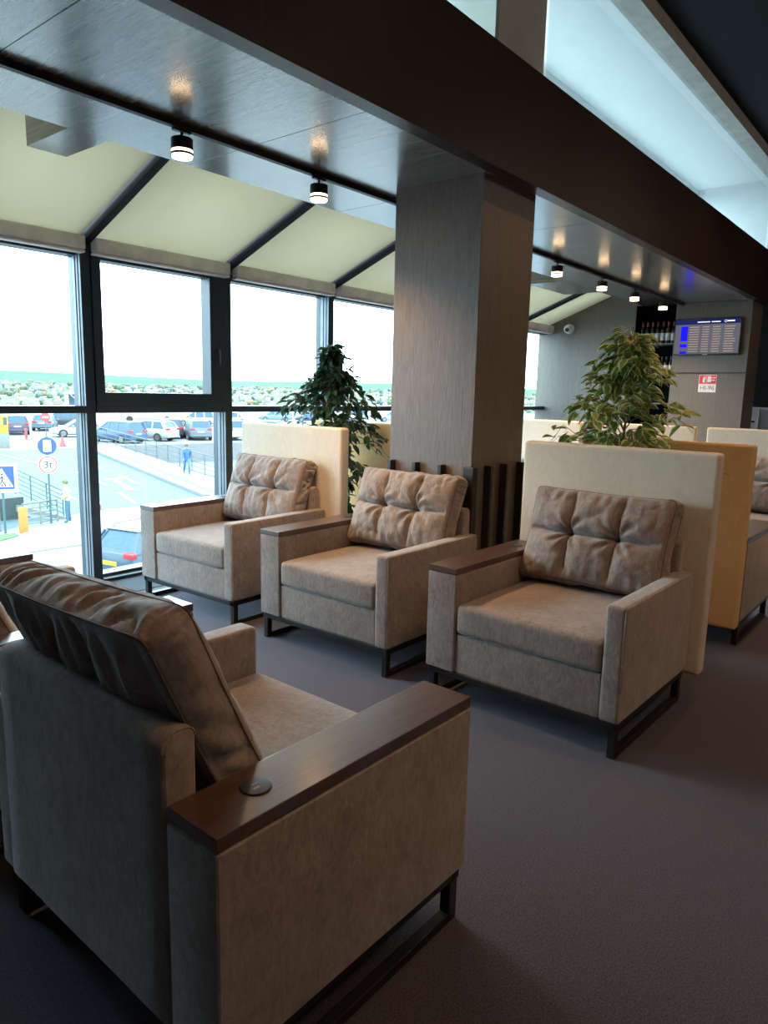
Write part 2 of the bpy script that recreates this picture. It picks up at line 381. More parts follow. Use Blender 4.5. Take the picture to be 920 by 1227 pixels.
def make_chair(name, label, group, sides=True):
    t = thing(name, label, 'armchair', (0,0,0), 0, group)
    fr = MB(); b = .014
    for (x0,x1,y0,y1) in ((FX-.045,FX-.012,RY+.01,LY-.01),(BX+.02,BX+.055,RY+.01,LY-.01),(BX+.02,FX-.012,RY+.012,RY+.047),(BX+.02,FX-.012,LY-.047,LY-.012)):
        fr.box(x0,x1,y0,y1,ZB-.034,ZB-.001,.002,1)
    fr.build('frame', M['blackmetal'], t)
    for y0 in (RY+.012, LY-.047):
        y1 = y0+.035; lg = MB()
        lg.box(FX-.055, FX-.018, y0, y1, 0, ZB-.034, .002, 1); lg.box(BX+.03, BX+.067, y0, y1, 0, ZB-.034, .002, 1)
        lg.box(BX+.067, FX-.055, y0, y1, 0, .03, .002, 1)
        lg.build('leg', M['blackmetal'], t)
    MB().box(BX+.02, FX-.012, RY+TW+.002, LY-TL-.002, ZB, .368, .012, 3).build('base', M['velour'], t)
    cushion_box(BX+.09, FX-.002, RY+TW+.003, LY-TL-.003, .370, .520, .022, .026).build('seat_cushion', M['velour'], t, smooth=50)
    ar = MB(); ar.box(BX, FX, RY, RY+TW, ZB, .668, .011, 3); ar.build('arm', M['velour'], t)
    tp = MB(); tp.box(BX+.003, FX-.002, RY+.003, RY+TW-.002, .670, .701, .0025, 2); tpo = tp.build('armrest_top', M['armwood'], t, smooth=0)
    al = MB(); al.box(BX, FX, LY-TL, LY, ZB, .688, .020, 4); alo = al.build('arm', M['velour'], t)
    # piping along the plain arm's outer edges
    pz = .682; pp = MB()
    pp.tube([(FX-.004, LY-.004, ZB+.02), (FX-.004, LY-.004, pz-.012), (FX-.016, LY-.004, pz), (BX+.02, LY-.004, pz), (BX+.006, LY-.004, pz-.014), (BX+.006, LY-.004, ZB+.02)], .0032, 6)
    pp.build('piping', M['velour'], alo)
    bk = MB(); o_ = 0; prof_ = [(BX,ZB)]
    for i in range(7): a = PI-i*PI/12; prof_.append((BX+.038+.038*math.cos(a), .814+.038*math.sin(a)))
    for i in range(7): a = PI/2-i*PI/12; prof_.append((BX+.060+.024*math.cos(a), .828+.024*math.sin(a)))
    prof_.append((BX+.084,ZB)); n_ = len(prof_); ya_, yb_ = RY+TW+.004, LY-TL+.03
    ys_ = [ya_, ya_+.004, ya_+.012]+[ya_+.012+(yb_-ya_-.024)*i/12 for i in range(1,12)]+[yb_-.012, yb_-.004, yb_]
    for q_, yv in enumerate(ys_):
        ins = .008 if q_ in (0, len(ys_)-1) else (.003 if q_ in (1, len(ys_)-2) else 0)
        for (px_, pz_) in prof_:
            cx_ = BX+.042; sx_ = 1-ins/.042; bk.v.append((cx_+(px_-cx_)*sx_+.002*noise.noise(Vector((yv*5, pz_*5, 1))), yv, pz_-ins*(pz_ > .5)))
    for q_ in range(len(ys_)-1):
        for j in range(n_): bk.f.append([q_*n_+j, q_*n_+(j+1)%n_, (q_+1)*n_+(j+1)%n_, (q_+1)*n_+j]); bk.mi.append(0)
    bk.f.append(list(range(n_))); bk.f.append([(len(ys_)-1)*n_+j for j in range(n_)]); bk.mi += [0,0]
    bko = bk.build('backrest', M['velour'], t)
    q = MB(); yy = RY+TW+.012
    q.tube([(x_+.001 if x_ < BX+.04 else x_-.002, yy-.004, z_-.002) for x_, z_ in prof_[1:-1]], .0028, 6)
    q.build('piping', M['velour'], bko)
    sk = MB(); sk.lathe([(.0,0),(.034,0),(.035,.0015),(.034,.0032),(.030,.0038),(.0,.0038)], (BX+.172, RY+TW*.53, .7012), 28)
    sko = sk.build('charging_socket', M['blackplastic'], t)
    sl = MB(); sl.box(BX+.158, BX+.176, RY+TW*.53-.012, RY+TW*.53-.006, .7045, .7054); sl.box(BX+.166, BX+.184, RY+TW*.53+.004, RY+TW*.53+.009, .7045, .7054)
    sl.build('slot', plain('slot_grey', (.25,.25,.25), .4) if 'slot' not in M else M['slot'], sko)
    return t

def panel_mesh(y0, y1, mat, name='back_panel', parent=None):
    p = MB(); p.box(BX-.105, BX-.015, y0, y1, .135, 1.292, .024, 5)
    po = p.build(name, mat, parent, smooth=40)
    e = MB()
    for x in (BX-.028, BX-.092):
        r = .03; pts = []
        for cy, cz, a0 in ((y1-r,1.292-r,0),(y0+r,1.292-r,PI/2),(y0+r,.135+r,PI),(y1-r,.135+r,1.5*PI)):
            for i in range(6):
                a = a0+i*PI/10; pts.append((x, cy+math.cos(a)*(r-.0045), cz+math.sin(a)*(r-.0045)))
        e.tube(pts, .0035, 6, closed=True)
    e.build('piping', M['cream_seam'], po)
    return po

# chair centres solved from the perspective of the photograph
grp = 'taupe armchairs of the lounge'
c2 = make_chair('armchair', 'taupe armchair standing in front of the wooden column, without tall panel behind it', grp)
c2.location = (3.312, 2.805, 0); c2.rotation_euler = (0,0,3.1395)
c3 = dup(c2, (3.298, 1.504, 0), 3.1218, 'taupe armchair facing the aisle with a wide cream panel behind it, right of the column')
c1 = dup(c2, (3.300, 4.118, 0), 3.1645, 'taupe armchair nearest the windows with a cream panel behind it, ficus at its corner')
c4 = dup(c2, (1.208, 1.518, 0), -.0104, 'closest taupe armchair seen from behind, dark wood armrest with round socket in front')
c5 = dup(c2, (1.200, 2.820, 0), 0, 'taupe armchair directly behind the closest one, mostly hidden by its big pillow')
c6 = dup(c2, (1.160, 4.110, 0), 0, 'taupe armchair at the left picture edge under the window, only arm ends visible')
panel_mesh(RY, RY+1.09, M['cream'], parent=c3)
panel_mesh(RY+.075, RY+1.165, M['cream'], parent=c1)
r2 = []
c7 = dup(c2, (5.235, 1.480, 0), 0, 'taupe armchair facing away with a tan orange panel on its back, at right')
c9 = dup(c2, (5.235, 4.080, 0), 0, 'taupe armchair behind the dark ficus by the windows, only its tan back panel visible')
panel_mesh(RY, RY+1.09, M['tan'], parent=c7); panel_mesh(RY, RY+1.09, M['tan'], parent=c9)
c8 = dup(c2, (6.93, 1.45, 0), PI, 'far taupe armchair at the right picture edge with cream panel and crumpled pillow')
c10 = dup(c2, (6.93, 2.64, 0), PI, 'far taupe armchair whose cream panel top shows through the variegated ficus')
c11 = dup(c2, (6.93, 3.84, 0), PI, 'far taupe armchair whose cream panel top shows just right of the column')
for c in (c8, c10, c11): panel_mesh(RY, RY+1.09, M['cream'], parent=c)

# ------------------------------------------------------------------ loose back cushions
def pillow_parts(root, w_, h, seed, mat):
    nu, nv, ng = 120, 84, 11
    e0 = .056
    def outline(u, v):
        p = 22; m_ = max(abs(u), abs(v)); 
        k = 1 if m_ < 1e-6 else m_/((abs(u)**p+abs(v)**p)**(1/p))
        u2, v2 = u*k, v*k
        y = u2*w_/2*(1-.03*(1-v2*v2)) ; z = v2*h/2*(1-.035*(1-u2*u2))
        return y, z
    def nz(a, b, c): return noise.noise(Vector((a, b, c+seed*7.3)))
    def crease(a, b, c): return max(0, 1-abs(nz(a, b, c))*3.2)**2
    def front(u, v):
        y, z = outline(u, v)
        f = max(0,(1-abs(u)**3.2))*max(0,(1-abs(v)**3.2))
        x = e0+.075*f**.62
        edge = min(1, 4*(1-max(abs(u),abs(v))))
        us = .34+.02*v
        for s_ in (-1, 1):
            d = (u-s_*us)*w_/2; x -= .024*math.exp(-(d/.011)**2)*edge+.016*math.exp(-(d/.04)**2)*edge
        d = (v-.02-.03*u*u)*h/2; hb = 1.0 if abs(u) < .95 else .3
        x -= (.026*math.exp(-(d/.012)**2)+.022*math.exp(-(d/.045)**2))*edge*hb
        for s_ in (-1, 1):
            dy, dz = y-s_*us*w_/2, z-.01; r = math.hypot(dy, dz); an = math.atan2(dz, dy)
            x -= .022*math.exp(-(r/.035)**2)
            x += .0105*math.sin(an*8+2.5*nz(dy*6,dz*6,1)+seed)*math.exp(-((r-.07)/.055)**2)*edge
        x += edge*(.009*nz(y*9, z*14, 0)+.006*nz(y*26, z*9, 3)+.003*nz(y*40, z*40, 5)-.006*crease(y*7+z*4, z*5-y*2, 31))
        # gathers that run in from the top and bottom seams
        x += .006*math.sin(y*88+4*nz(y*5,z*5,8))*math.exp(-((1-abs(v))*h/2/.05)**2)*edge*2
        return Vector((x, y, z))
    def back(u, v):
        y, z = outline(u, v)
        f = max(0,(1-abs(u)**4))*max(0,(1-abs(v)**4)); edge = min(1, 4*(1-max(abs(u),abs(v))))
        x = -e0-.018*f**.7
        x -= edge*(.014*nz(y*14, z*3.5, 11)+.007*nz(y*34+z*6, z*5, 13)-.019*crease(y*10+z*3, z*2, 15))
        d = (u+.12)*w_/2; x += .022*math.exp(-(d/.014)**2)*edge
        d = (u-.45)*w_/2; x += .008*math.exp(-(d/.01)**2)*edge
        return Vector((x, y, z))
    mb = MB()
    for fn in (front, back):
        o = len(mb.v)
        for j in range(nv+1):
            for i in range(nu+1): mb.v.append(tuple(fn(-1+2*i/nu, -1+2*j/nv)))
        for j in range(nv):
            for i in range(nu): mb.f.append([o+j*(nu+1)+i, o+j*(nu+1)+i+1, o+(j+1)*(nu+1)+i+1, o+(j+1)*(nu+1)+i]); mb.mi.append(0)
    per = [(-1+2*i/nu, -1) for i in range(nu)]+[(1, -1+2*j/nv) for j in range(nv)]+[(1-2*i/nu, 1) for i in range(nu)]+[(-1, 1-2*j/nv) for j in range(nv)]
    n = len(per); o = len(mb.v)
    for k in range(ng+1):
        s_ = k/ng
        for (u, v) in per:
            y, z = outline(u, v); x = e0*(1-2*s_)
            out = Vector((0, y/(w_/2), z/(h/2))); out = Vector((0, out.y**7 if out.y > 0 else -(abs(out.y)**7), out.z**7 if out.z > 0 else -(abs(out.z)**7)))
            if out.length > 0: out.normalize()
            along = y*abs(out.z)+z*abs(out.y)
            bulge = .016*math.sin(PI*s_)+math.sin(PI*s_)**.6*(.010*nz(along*16+x*9, x*9, 21)+.005*nz(along*46, x*10, 25)-.017*crease(along*12+x*10, x*4, 27))
            bulge -= .010*math.sin(PI*s_)*math.exp(-((y+.12*w_/2)/.016)**2)
            mb.v.append(tuple(Vector((x, y, z))+out*bulge))
    for k in range(ng):
        for i in range(n): mb.f.append([o+k*n+i, o+k*n+(i+1) % n, o+(k+1)*n+(i+1) % n, o+(k+1)*n+i]); mb.mi.append(0)
    bm = bmesh.new()
    off = Matrix.Translation((0,0,h/2))
    mb.xform(off)
    body = mb.build('cushion_body', mat, root, smooth=180)
    bm = bmesh.new(); bm.from_mesh(body.data); bmesh.ops.remove_doubles(bm, verts=bm.verts[:], dist=.0006)
    bmesh.ops.recalc_face_normals(bm, faces=bm.faces[:]); bm.to_mesh(body.data); bm.free()
    pp = MB()
    for sx, pr_ in ((e0,.0018), (-e0,.0032)):
        pp.tube([(sx, outline(u,v)[0]*1.002, outline(u,v)[1]*1.002) for (u,v) in per[::2]], pr_, 6, closed=True)
    pp.xform(off); pp.build('piping', M['velour_piping'], root)

def pillow(label, seed, chair, dx=0, dy=0, tilt=.36, rz=0, src=None, h=.505, zb=.562, roll=0):
    rot = chair.rotation_euler.z
    lx, ly = -.215+dx, .045+dy
    x = chair.location.x+math.cos(rot)*lx-math.sin(rot)*ly; y = chair.location.y+math.sin(rot)*lx+math.cos(rot)*ly
    if src is None:
        r = thing('back_cushion', label, 'cushion', (0,0,0), 0, 'tufted taupe back cushions')
        pillow_parts(r, .775, h, seed, M['velour'])
    else: r = dup(src, label=label)
    r.location = (x, y, zb); r.rotation_euler = (Matrix.Rotation(rot+rz,4,'Z') @ Matrix.Rotation(-tilt,4,'Y') @ Matrix.Rotation(roll,4,'X')).to_euler()
    return r
p4 = pillow('big crumpled taupe back cushion of the closest armchair, seen from its seamed back', 2, c4, .025, 0, .41, h=.545, zb=.566, roll=-.045)
p3 = pillow('tufted taupe back cushion leaning on the wide cream panel right of the column', 5, c3)
p2 = pillow('tufted taupe back cushion on the armchair before the wooden column', 9, c2)
p1 = pillow('tufted taupe back cushion on the armchair nearest the windows', 4, c1)
p5 = pillow('taupe back cushion just visible at the left picture edge behind the closest armchair', 2, c5, .025, 0, .41, src=p4, zb=.566, roll=-.045)
p8 = pillow('crumpled taupe back cushion on the far armchair at the right picture edge', 5, c8, src=p3)

# ------------------------------------------------------------------ slats around the column foot
def slat(x0,x1,y0,y1,label):
    o = MB().box(x0,x1,y0,y1,0,1.10,.002,1).build('wooden_slat', M['slatwood'], smooth=0); tag(o, label, 'slat', 'dark slats at the column foot')
M['slatwood'] = wood('slat_wood', (.014,.012,.012), (.03,.027,.026), (16,16,1.2), 5, .4, .5, .2)
sl = ['window corner of the column', 'window-facing half, second from the column corner by the windows', 'left face of the column, next to the middle', 'front corner of the column']
for y, lb in zip((3.02, 2.812, 2.605), ('at the column edge nearest the windows, above the middle armchair cushion', 'second from the windows on the column face with the warm glow', 'third from the windows on the column face with the warm glow')):
    slat(3.757, 3.811, y-.013, y+.013, 'upright dark slat '+lb)
slat(3.755, 3.811, 2.345, 2.42, 'upright dark slat on the front corner of the wooden column')
for x, lb in zip((3.975, 4.175, 4.40), ('first right of the front corner slat', 'second right of the front corner slat', 'beside the wide cream panel')):
    slat(x-.014, x+.014, 2.338, 2.392, 'upright dark slat on the brown column face, '+lb)

# ------------------------------------------------------------------ plants
def ficus(name, label, loc, h, zc, rmax, nleaf, leaf, mat, seed, drop=.5, size=.075, cone=1.5, lw=.25):
    rr = random.Random(seed)
    t = thing(name, label, 'plant', loc)
    po = MB(); po.lathe([(.0,0),(.15,0),(.20,.40),(.21,.42),(.19,.42),(.18,.38),(.0,.38)], (0,0,0), 24); po.build('pot', M['planter'], t)
    MB().lathe([(.0,.35),(.178,.35),(.178,.381),(.0,.385)], (0,0,0), 20).build('soil', M['soil'], t)
    tr = MB()
    trunk = [Vector((.012*math.sin(i*1.3+seed), .012*math.cos(i*1.7), .37+(h-.37)*i/12)) for i in range(13)]
    tr.tube(trunk, [.014-.010*i/12 for i in range(13)], 8)
    tips = []
    nb = 64
    for b in range(nb):
        f = b/nb; z = zc+(h-zc)*(min(.99,max(0,f+rr.uniform(-.05,.05)))**.9)*.97; base = Vector((0,0,z))
        prof = rmax*(1-f**cone)*(.62+.38*min(1, (f+.12)*3.2)); prof = max(prof, .07)*rr.choice((.45,.7,.9,1.0,1.15))*rr.uniform(.85,1.1)
        a = b*2.399+rr.uniform(-.4,.4); d = Vector((math.cos(a), math.sin(a), 0))
        pts = [base+Vector((0,0,-.03))]
        for i in range(1, 7):
            s_ = i/6; pts.append(base+d*prof*s_+Vector((0,0,.20*prof/rmax*rr.uniform(.7,1.3)*math.sin(s_*2.2)-drop*prof*s_*s_*.45))+Vector((rr.uniform(-1,1),rr.uniform(-1,1),rr.uniform(-1,1)))*.008)
        for q_ in pts:
            if q_.z < 1.36: q_.x = max(-.36, min(.36, q_.x))
        tr.tube(pts, [.0045-.0005*i for i in range(7)], 5)
        tips.append(pts)
    tr.build('trunk', M['trunk'], t)
    V, Fc, UV = [], [], []
    for i in range(nleaf):
        pts = tips[rr.randrange(nb)]; s_ = rr.uniform(1.2, 5.99); k = int(s_); p = pts[k].lerp(pts[min(k+1,6)], s_-k)
        if p.z < 1.36 and (abs(p.x) > .30 or abs(p.y) > .47): continue
        out = Vector((p.x, p.y, 0)); out = out.normalized() if out.length > .02 else Vector((rr.uniform(-1,1), rr.uniform(-1,1), 0)).normalized()
        p = p+Vector((rr.uniform(-1,1), rr.uniform(-1,1), rr.uniform(-1,1)))*.035
        ax = (out*.7+Vector((rr.uniform(-1,1), rr.uniform(-1,1), rr.uniform(-1.3*drop-.15, .30)))*.95).normalized()
        side = ax.cross(Vector((0,0,1))); side = side.normalized() if side.length > .05 else Vector((1,0,0))
        nrm = side.cross(ax).normalized(); side = (side+nrm*rr.uniform(-.6,.6)).normalized(); nrm = side.cross(ax).normalized()
        L = size*rr.uniform(.65, 1.2); W = L*lw
        b0 = p+ax*.012
        o = len(V)
        prof = [(0,0),(.22,.8),(.48,1),(.75,.66),(1,0)]
        for (a_, wv) in prof:
            c = b0+ax*(L*a_)-nrm*(L*.26*a_*a_)
            for sd in (-1, 0, 1):
                V.append(c+side*(W*wv*sd)+nrm*(W*.35*abs(sd)*wv))
                UV.append((min(1, abs(sd)*1.0), a_))
        for q in range(4):
            for sd in range(2):
                a0 = o+q*3+sd; Fc.append([a0, a0+1, a0+4, a0+3])
    me = bpy.data.meshes.new('foliage'); me.from_pydata([tuple(v) for v in V], [], Fc); me.materials.append(mat)
    ul = me.uv_layers.new(name='UVMap')
    for lp in me.loops: ul.data[lp.index].uv = UV[lp.vertex_index]
    me.polygons.foreach_set('use_smooth', [True]*len(me.polygons)); me.update()
    fo = bpy.data.objects.new('foliage', me); COL.objects.link(fo); fo.parent = t
    return t
ficus('ficus_tree', 'variegated yellow-green ficus standing behind the wide cream panel', (4.27,1.60,0), 1.97, .95, .60, 720, 0, M['leafvar'], 3, .40, .098, 1.2, .31)
ficus('ficus_tree', 'dark green ficus standing by the windows behind the cream panel', (4.27,4.06,0), 1.94, .62, .66, 1900, 0, M['leafdark'], 11, .95, .088, 1.5, .25)

# ------------------------------------------------------------------ track and spotlights
tr = thing('light_track', 'long black lighting track under the glossy dark wood soffit', 'light track', (0,3.2,2.848))
MB().box(XN, 10.3, -.018, .018, -.032, 0, .002, 1).build('rail', M['blackmetal'], tr)
MB().box(XN, 10.3, -.004, .004, -.0335, -.031).build('groove', M['blackplastic'], tr)
def spot(x, label, first=None):
    if first is None:
        t = thing('track_spotlight', label, 'spotlight', (x,3.2,2.816), 0, 'black track spotlights')
        MB().box(-.05,.05,-.014,.014,-.012,0,.002,1).build('adapter', M['blackmetal'], t)
        MB().cyl((0,0,-.045),(0,0,-.01),.0075,n=10).build('stem', M['blackmetal'], t)
        MB().lathe([(.0,-.040),(.050,-.040),(.054,-.044),(.054,-.096),(.0,-.096)],(0,0,0),28).build('body', M['blackmetal'], t)
        MB().lathe([(.0,-.096),(.0525,-.096),(.0525,-.112),(.0,-.112)],(0,0,0),28).build('light_ring', M['ring'], t)
        MB().lathe([(.0,-.110),(.055,-.110),(.055,-.121),(.0,-.121)],(0,0,0),28).build('collar', M['blackmetal'], t)
        MB().lathe([(.0,-.1205),(.051,-.1205),(.049,-.131),(.0,-.133)],(0,0,0),28).build('diffuser', M['lampglow'], t)
    else: t = dup(first, (x,3.2,2.816), 0, label)
    l = bpy.data.lights.new('spot_beam','SPOT'); l.energy = SPOT_W; l.color = (1,.58,.28); l.spot_size = math.radians(125); l.spot_blend = .8; l.shadow_soft_size = .05
    lo = bpy.data.objects.new('spot_beam', l); COL.objects.link(lo); lo.location = (x,3.2,2.665)
    return t
SPOT_W = 75
s0 = spot(2.272, 'black cylinder spotlight on the track, leftmost of those in view')
spot(3.242, 'black cylinder spotlight on the track just left of the wooden column', s0)
spot(6.46, 'black cylinder spotlight on the track just right of the wooden column', s0)
spot(7.535, 'black cylinder spotlight second to the right of the wooden column', s0)
spot(8.495, 'black cylinder spotlight third to the right of the wooden column', s0)
spot(9.50, 'black cylinder spotlight farthest along the track, before the bottle niche', s0)

# ------------------------------------------------------------------ far wall things
tv = thing('television', 'wall mounted flat screen showing a flight information table', 'television', (10.32, 2.845, 2.15))
MB().box(-.07,-.018,-.425,.425,0,.485,.006,2).build('casing', M['blackplastic'], tv)
MB().box(-.018,0,-.2,.2,.1,.4).build('wall_bracket', M['blackmetal'], tv)
sc = MB().box(-.0715,-.0695,-.408,.408,.022,.470).build('screen', emit('screen_base', (.22,.21,.27), .42), tv, smooth=0)
def srow(name, y0,y1,z0,z1, mat): return MB().box(-.0730,-.0712,y0,y1,z0,z1).build(name, mat, sc, smooth=0)
srow('header_band', -.408,.408,.405,.470, emit('screen_navy', (.012,.018,.10), .8))
for z0,z1 in ((.19,.385),(.105,.150),(.022,.055)): srow('blue_block', .245,.335,z0,z1, emit('screen_blue', (.01,.01,1.0), 1.0))
rw = MB()
for i in range(11):
    z = .375-i*.032
    for (a,b) in ((.10,.225),(-.03,.06),(-.18,-.07),(-.36,-.22)): rw.box(-.0732,-.0713,a*R.uniform(.9,1) if a<0 else a,b,z-.010,z)
rw.build('table_rows', emit('screen_text', (.62,.47,.36), .5), sc, smooth=0)
hd = MB()
for (a,b) in ((-.03,.13),(-.16,-.05)): hd.box(-.0745,-.0728,a,b,.428,.440)
hd.box(-.0745,-.0728,-.335,-.245,.430,.447)
for i in range(12):
    a = 2*PI*i/12; hd.box(-.0745,-.0728,-.225+.014*math.cos(a)-.003,-.225+.014*math.cos(a)+.003,.438+.014*math.sin(a)-.003,.438+.014*math.sin(a)+.003)
hd.build('header_text', emit('screen_white', (.8,.8,.9), .9), sc, smooth=0)
MB().box(-.074,-.069,-.03,.03,.004,.014).build('emblem', plain('badge_grey', (.5,.5,.5), .3), tv)

sg = thing('fire_hydrant_sign', 'square red and white fire equipment sign with HI-96 on the wood wall', 'sign', (10.318, 2.794, 1.66))
MB().box(-.004,0,-.113,.113,0,.234,.001,1).build('plate', M['white'], sg, smooth=0)
red = plain('sign_red', (.62,.035,.06), .45)
rd = MB().box(-.0055,-.0035,-.107,.107,.112,.228).build('red_field', red, sg, smooth=0)
pic = MB()
pic.box(-.0068,-.005,.035,.062,.130,.190,.003,1); pic.box(-.0068,-.005,.040,.057,.190,.206); pic.box(-.0068,-.005,.026,.045,.200,.208); pic.box(-.0068,-.005,.024,.030,.165,.205)
pic.box(-.0068,-.005,-.045,.002,.135,.212); pic.box(-.0068,-.005,-.092,-.050,.155,.168); pic.box(-.0068,-.005,-.098,-.080,.185,.205); pic.box(-.0068,-.005,-.075,-.05,.190,.2)
pic.build('pictogram', M['white'], sg, smooth=0)
MB().box(-.0062,-.005,.0125,.0165,.113,.227).build('divider', M['white'], sg, smooth=0)
text_mesh('HI-96', .082, 'lettering', plain('sign_grey', (.16,.10,.12), .5), sg, (-.0055,0,.054), (PI/2,0,-PI/2))

sc_ = thing('security_camera', 'small white turret camera on the far wood wall under the sloped blind', 'camera', (10.32, 4.84, 2.57))
MB().cyl((0,0,0),(-.05,0,0),.075,.068,24).build('mount', M['white'], sc_)
bm = bmesh.new(); bmesh.ops.create_uvsphere(bm, u_segments=20, v_segments=14, radius=.062); bm.transform(Matrix.Translation((-.07,0,-.005)))
e_ = MB(); e_.addbm(bm); e_.build('housing', M['white'], sc_)
MB().cyl((-.115,-.008,-.02),(-.134,-.01,-.026),.033,.028,18).build('lens', M['blackplastic'], sc_)

# bar niche lining, shelves, bottles
nl = MB(); nl.box(10.34,10.655,3.291,3.297,1.15,2.853); nl.box(10.34,10.655,3.838,3.844,1.15,2.853); nl.box(10.64,10.658,3.297,3.838,1.15,2.853); nl.box(10.335,10.655,3.29,3.845,2.84,2.854)
struct('trim_10', nl, M['darkwall'], smooth=0)
for z, lb in ((2.325,'upper'),(1.918,'middle'),(1.50,'lower')):
    o = MB().box(10.345,10.64,3.298,3.837,z-.018,z,.001,1).build('bottle_shelf', plain('shelf_grey', (.10,.10,.10), .4), smooth=0)
    tag(o, lb+' shelf of the dark bottle niche beside the television', 'shelf', 'shelves in the bottle niche')
bg = plain('bottle_glass', (.012,.014,.010), .12, 0, .6)
capr = plain('red_foil', (.22,.03,.03), .35); capd = plain('dark_foil', (.03,.03,.04), .35)
lab1 = plain('cream_label', (.62,.58,.50), .6); lab2 = plain('grey_label', (.45,.46,.44), .6)
def bottle(y, z, h, r, cap, lab, label, group, src=None):
    if src: return dup(src, (10.40,y,z), 0, label)
    t = thing('bottle', label, 'bottle', (10.40,y,z), 0, group)
    MB().lathe([(0,0),(r,0),(r,h*.60),(r*.9,h*.66),(r*.42,h*.74),(r*.36,h*.80),(0,h*.80)],(0,0,0),16).build('body', bg, t)
    MB().lathe([(0,h*.80),(r*.40,h*.80),(r*.42,h*.99),(0,h)],(0,0,0),14).build('cap', cap, t)
    MB().lathe([(0,h*.14),(r*1.015,h*.14),(r*1.015,h*.48),(0,h*.48)],(0,0,0),16).build('label', lab, t)
    return t
up = [3.327,3.400,3.472,3.545,3.618,3.69,3.762]
ords = ['nearest the television','second from the television','third from the television','fourth from the television','fifth from the television','sixth from the television','seventh from the television','farthest from the television']
b0 = None
for i, y in enumerate(up):
    b = bottle(y, 2.325, .30, .034 if i % 2 else .031, capr, lab1 if i in (4,5) else lab2, 'tall red-capped bottle on the upper niche shelf, '+ords[i], 'red-capped bottles on the upper shelf')
lowy = [3.33,3.395,3.455,3.515,3.575,3.635,3.70,3.77]
for i, y in enumerate(lowy):
    b0 = bottle(y, 1.918, .23, .026, capd, lab1, 'short dark bottle with pale label on the middle niche shelf, '+ords[i], 'short bottles on the middle shelf', b0)

# counter with coffee machine beyond the wood wall
ct = thing('bar_counter', 'dark bar counter in the shadow right of the television wall', 'counter', (11.7,2.3,0))
MB().box(-.3,.35,-2.2,.35,0,1.08,.005,1).build('body', plain('counter_front', (.03,.03,.03), .4), ct, smooth=0)
MB().box(-.34,.38,-2.25,.38,1.08,1.12,.004,1).build('worktop', plain('counter_top', (.06,.06,.06), .3), ct, smooth=0)
cmx = thing('coffee_machine', 'grey boxy coffee machine on the bar counter at the right picture edge', 'coffee machine', (11.72,2.30,1.12))
MB().box(-.16,.2,-.40,.24,0,.345,.008,2).build('body', plain('machine_grey', (.36,.38,.40), .35, .3), cmx)
MB().box(-.172,-.16,-.40,.06,.03,.32,.004,1).build('front_panel', plain('machine_panel', (.20,.25,.30), .25), cmx)
MB().box(-.176,-.158,.07,.085,.02,.33,.002,1).build('chrome_strip', plain('chrome', (.7,.7,.7), .2, .8), cmx)
cup = thing('takeaway_cup', 'white cup with black lid on the bar counter beside the coffee machine', 'cup', (11.45,2.45,1.12))
MB().lathe([(0,0),(.035,0),(.048,.13),(0,.13)],(0,0,0),18).build('body', M['white'], cup)
MB().lathe([(0,.13),(.051,.13),(.051,.142),(.04,.155),(0,.155)],(0,0,0),18).build('lid', M['blackplastic'], cup)

# ------------------------------------------------------------------ outside: airfield forecourt one storey below
ZG, ZP = -4.0, -2.6
EXT = .5
xwhite = plain('sign_white', (.42,.42,.42), .5)
def xplain(name, col, *a, **k): return plain(name, [c*EXT for c in col], *a, **k)
asph = xplain('asphalt', (.072,.125,.155), .8, scale=1.5, var=.15)
pave = xplain('concrete_paving', (.20,.205,.20), .8, scale=2, var=.08)
kerbm = xplain('kerb_stone', (.24,.24,.235), .8)
white_p = xplain('road_paint', (.34,.35,.35), .7)
lawn = xplain('lawn', (.07,.14,.04), .9, scale=6, var=.3)
galv = xplain('galvanised_steel', (.06,.12,.13), .5, .1)
concrete = xplain('pale_concrete', (.20,.225,.215), .8)
struct('forecourt_ground', MB().box(-40, 120, 6.5, 140, ZG-.4, ZG), asph, smooth=0)
struct('near_pavement', MB().prism([(-6,7),(-4,27.5),(10.4,27.3),(13.0,28.6),(16.4,29.9),(20.5,28.5),(24,24),(28,7)], ZG-.1, ZG+.05), pave, smooth=0)
struct('kerb_line', MB().prism([(9.4,23.8),(12.0,23.65),(16.5,23.3),(16.5,23.05),(12.0,23.4),(9.4,23.55)], ZG, ZG+.07), xplain('worn_kerb', (.13,.14,.14), .8), smooth=0)
struct('lawn_patch', MB().prism([(6.5,25.9),(10.5,26.0),(11.3,26.45),(11.4,27.0),(6.5,27.0)], ZG, ZG+.08), lawn, smooth=0)
KR = .085
def on_ramp(x, y):
    """the road climbs gently away from the building beyond y = 30"""
    t = 8.1/(5.55+KR*y)
    return (x, y, ZG) if t*y < 30 else (x*t, y*t, min(ZP, ZG+KR*(t*y-30)))
def slab(name, pts, mat, th=.12, up=0):
    m_ = MB(); n = len(pts); m_.v = [(p[0],p[1],p[2]+up-th) for p in pts]+[(p[0],p[1],p[2]+up) for p in pts]
    m_.f = [list(range(n))[::-1], list(range(n,2*n))]+[[i,(i+1)%n,n+(i+1)%n,n+i] for i in range(n)]; m_.mi = [0]*(n+2)
    return struct(name, m_, mat, smooth=0)
slab('access_ramp', [(13.4,29.9,ZG),(22.5,29.9,ZG),(24.9,46.6,ZP),(13.0,46.6,ZP)], asph, .3, .004)
slab('far_sidewalk', [(22.2,28.5,ZG),(25.2,28.5,ZG),(25.3,30,ZG),(22.4,30,ZG)], pave, .12, .14)
slab('far_sidewalk_slope', [(22.4,30,ZG),(25.3,30,ZG),(26.7,46.6,ZP),(24.75,46.6,ZP)], pave, .12, .14)
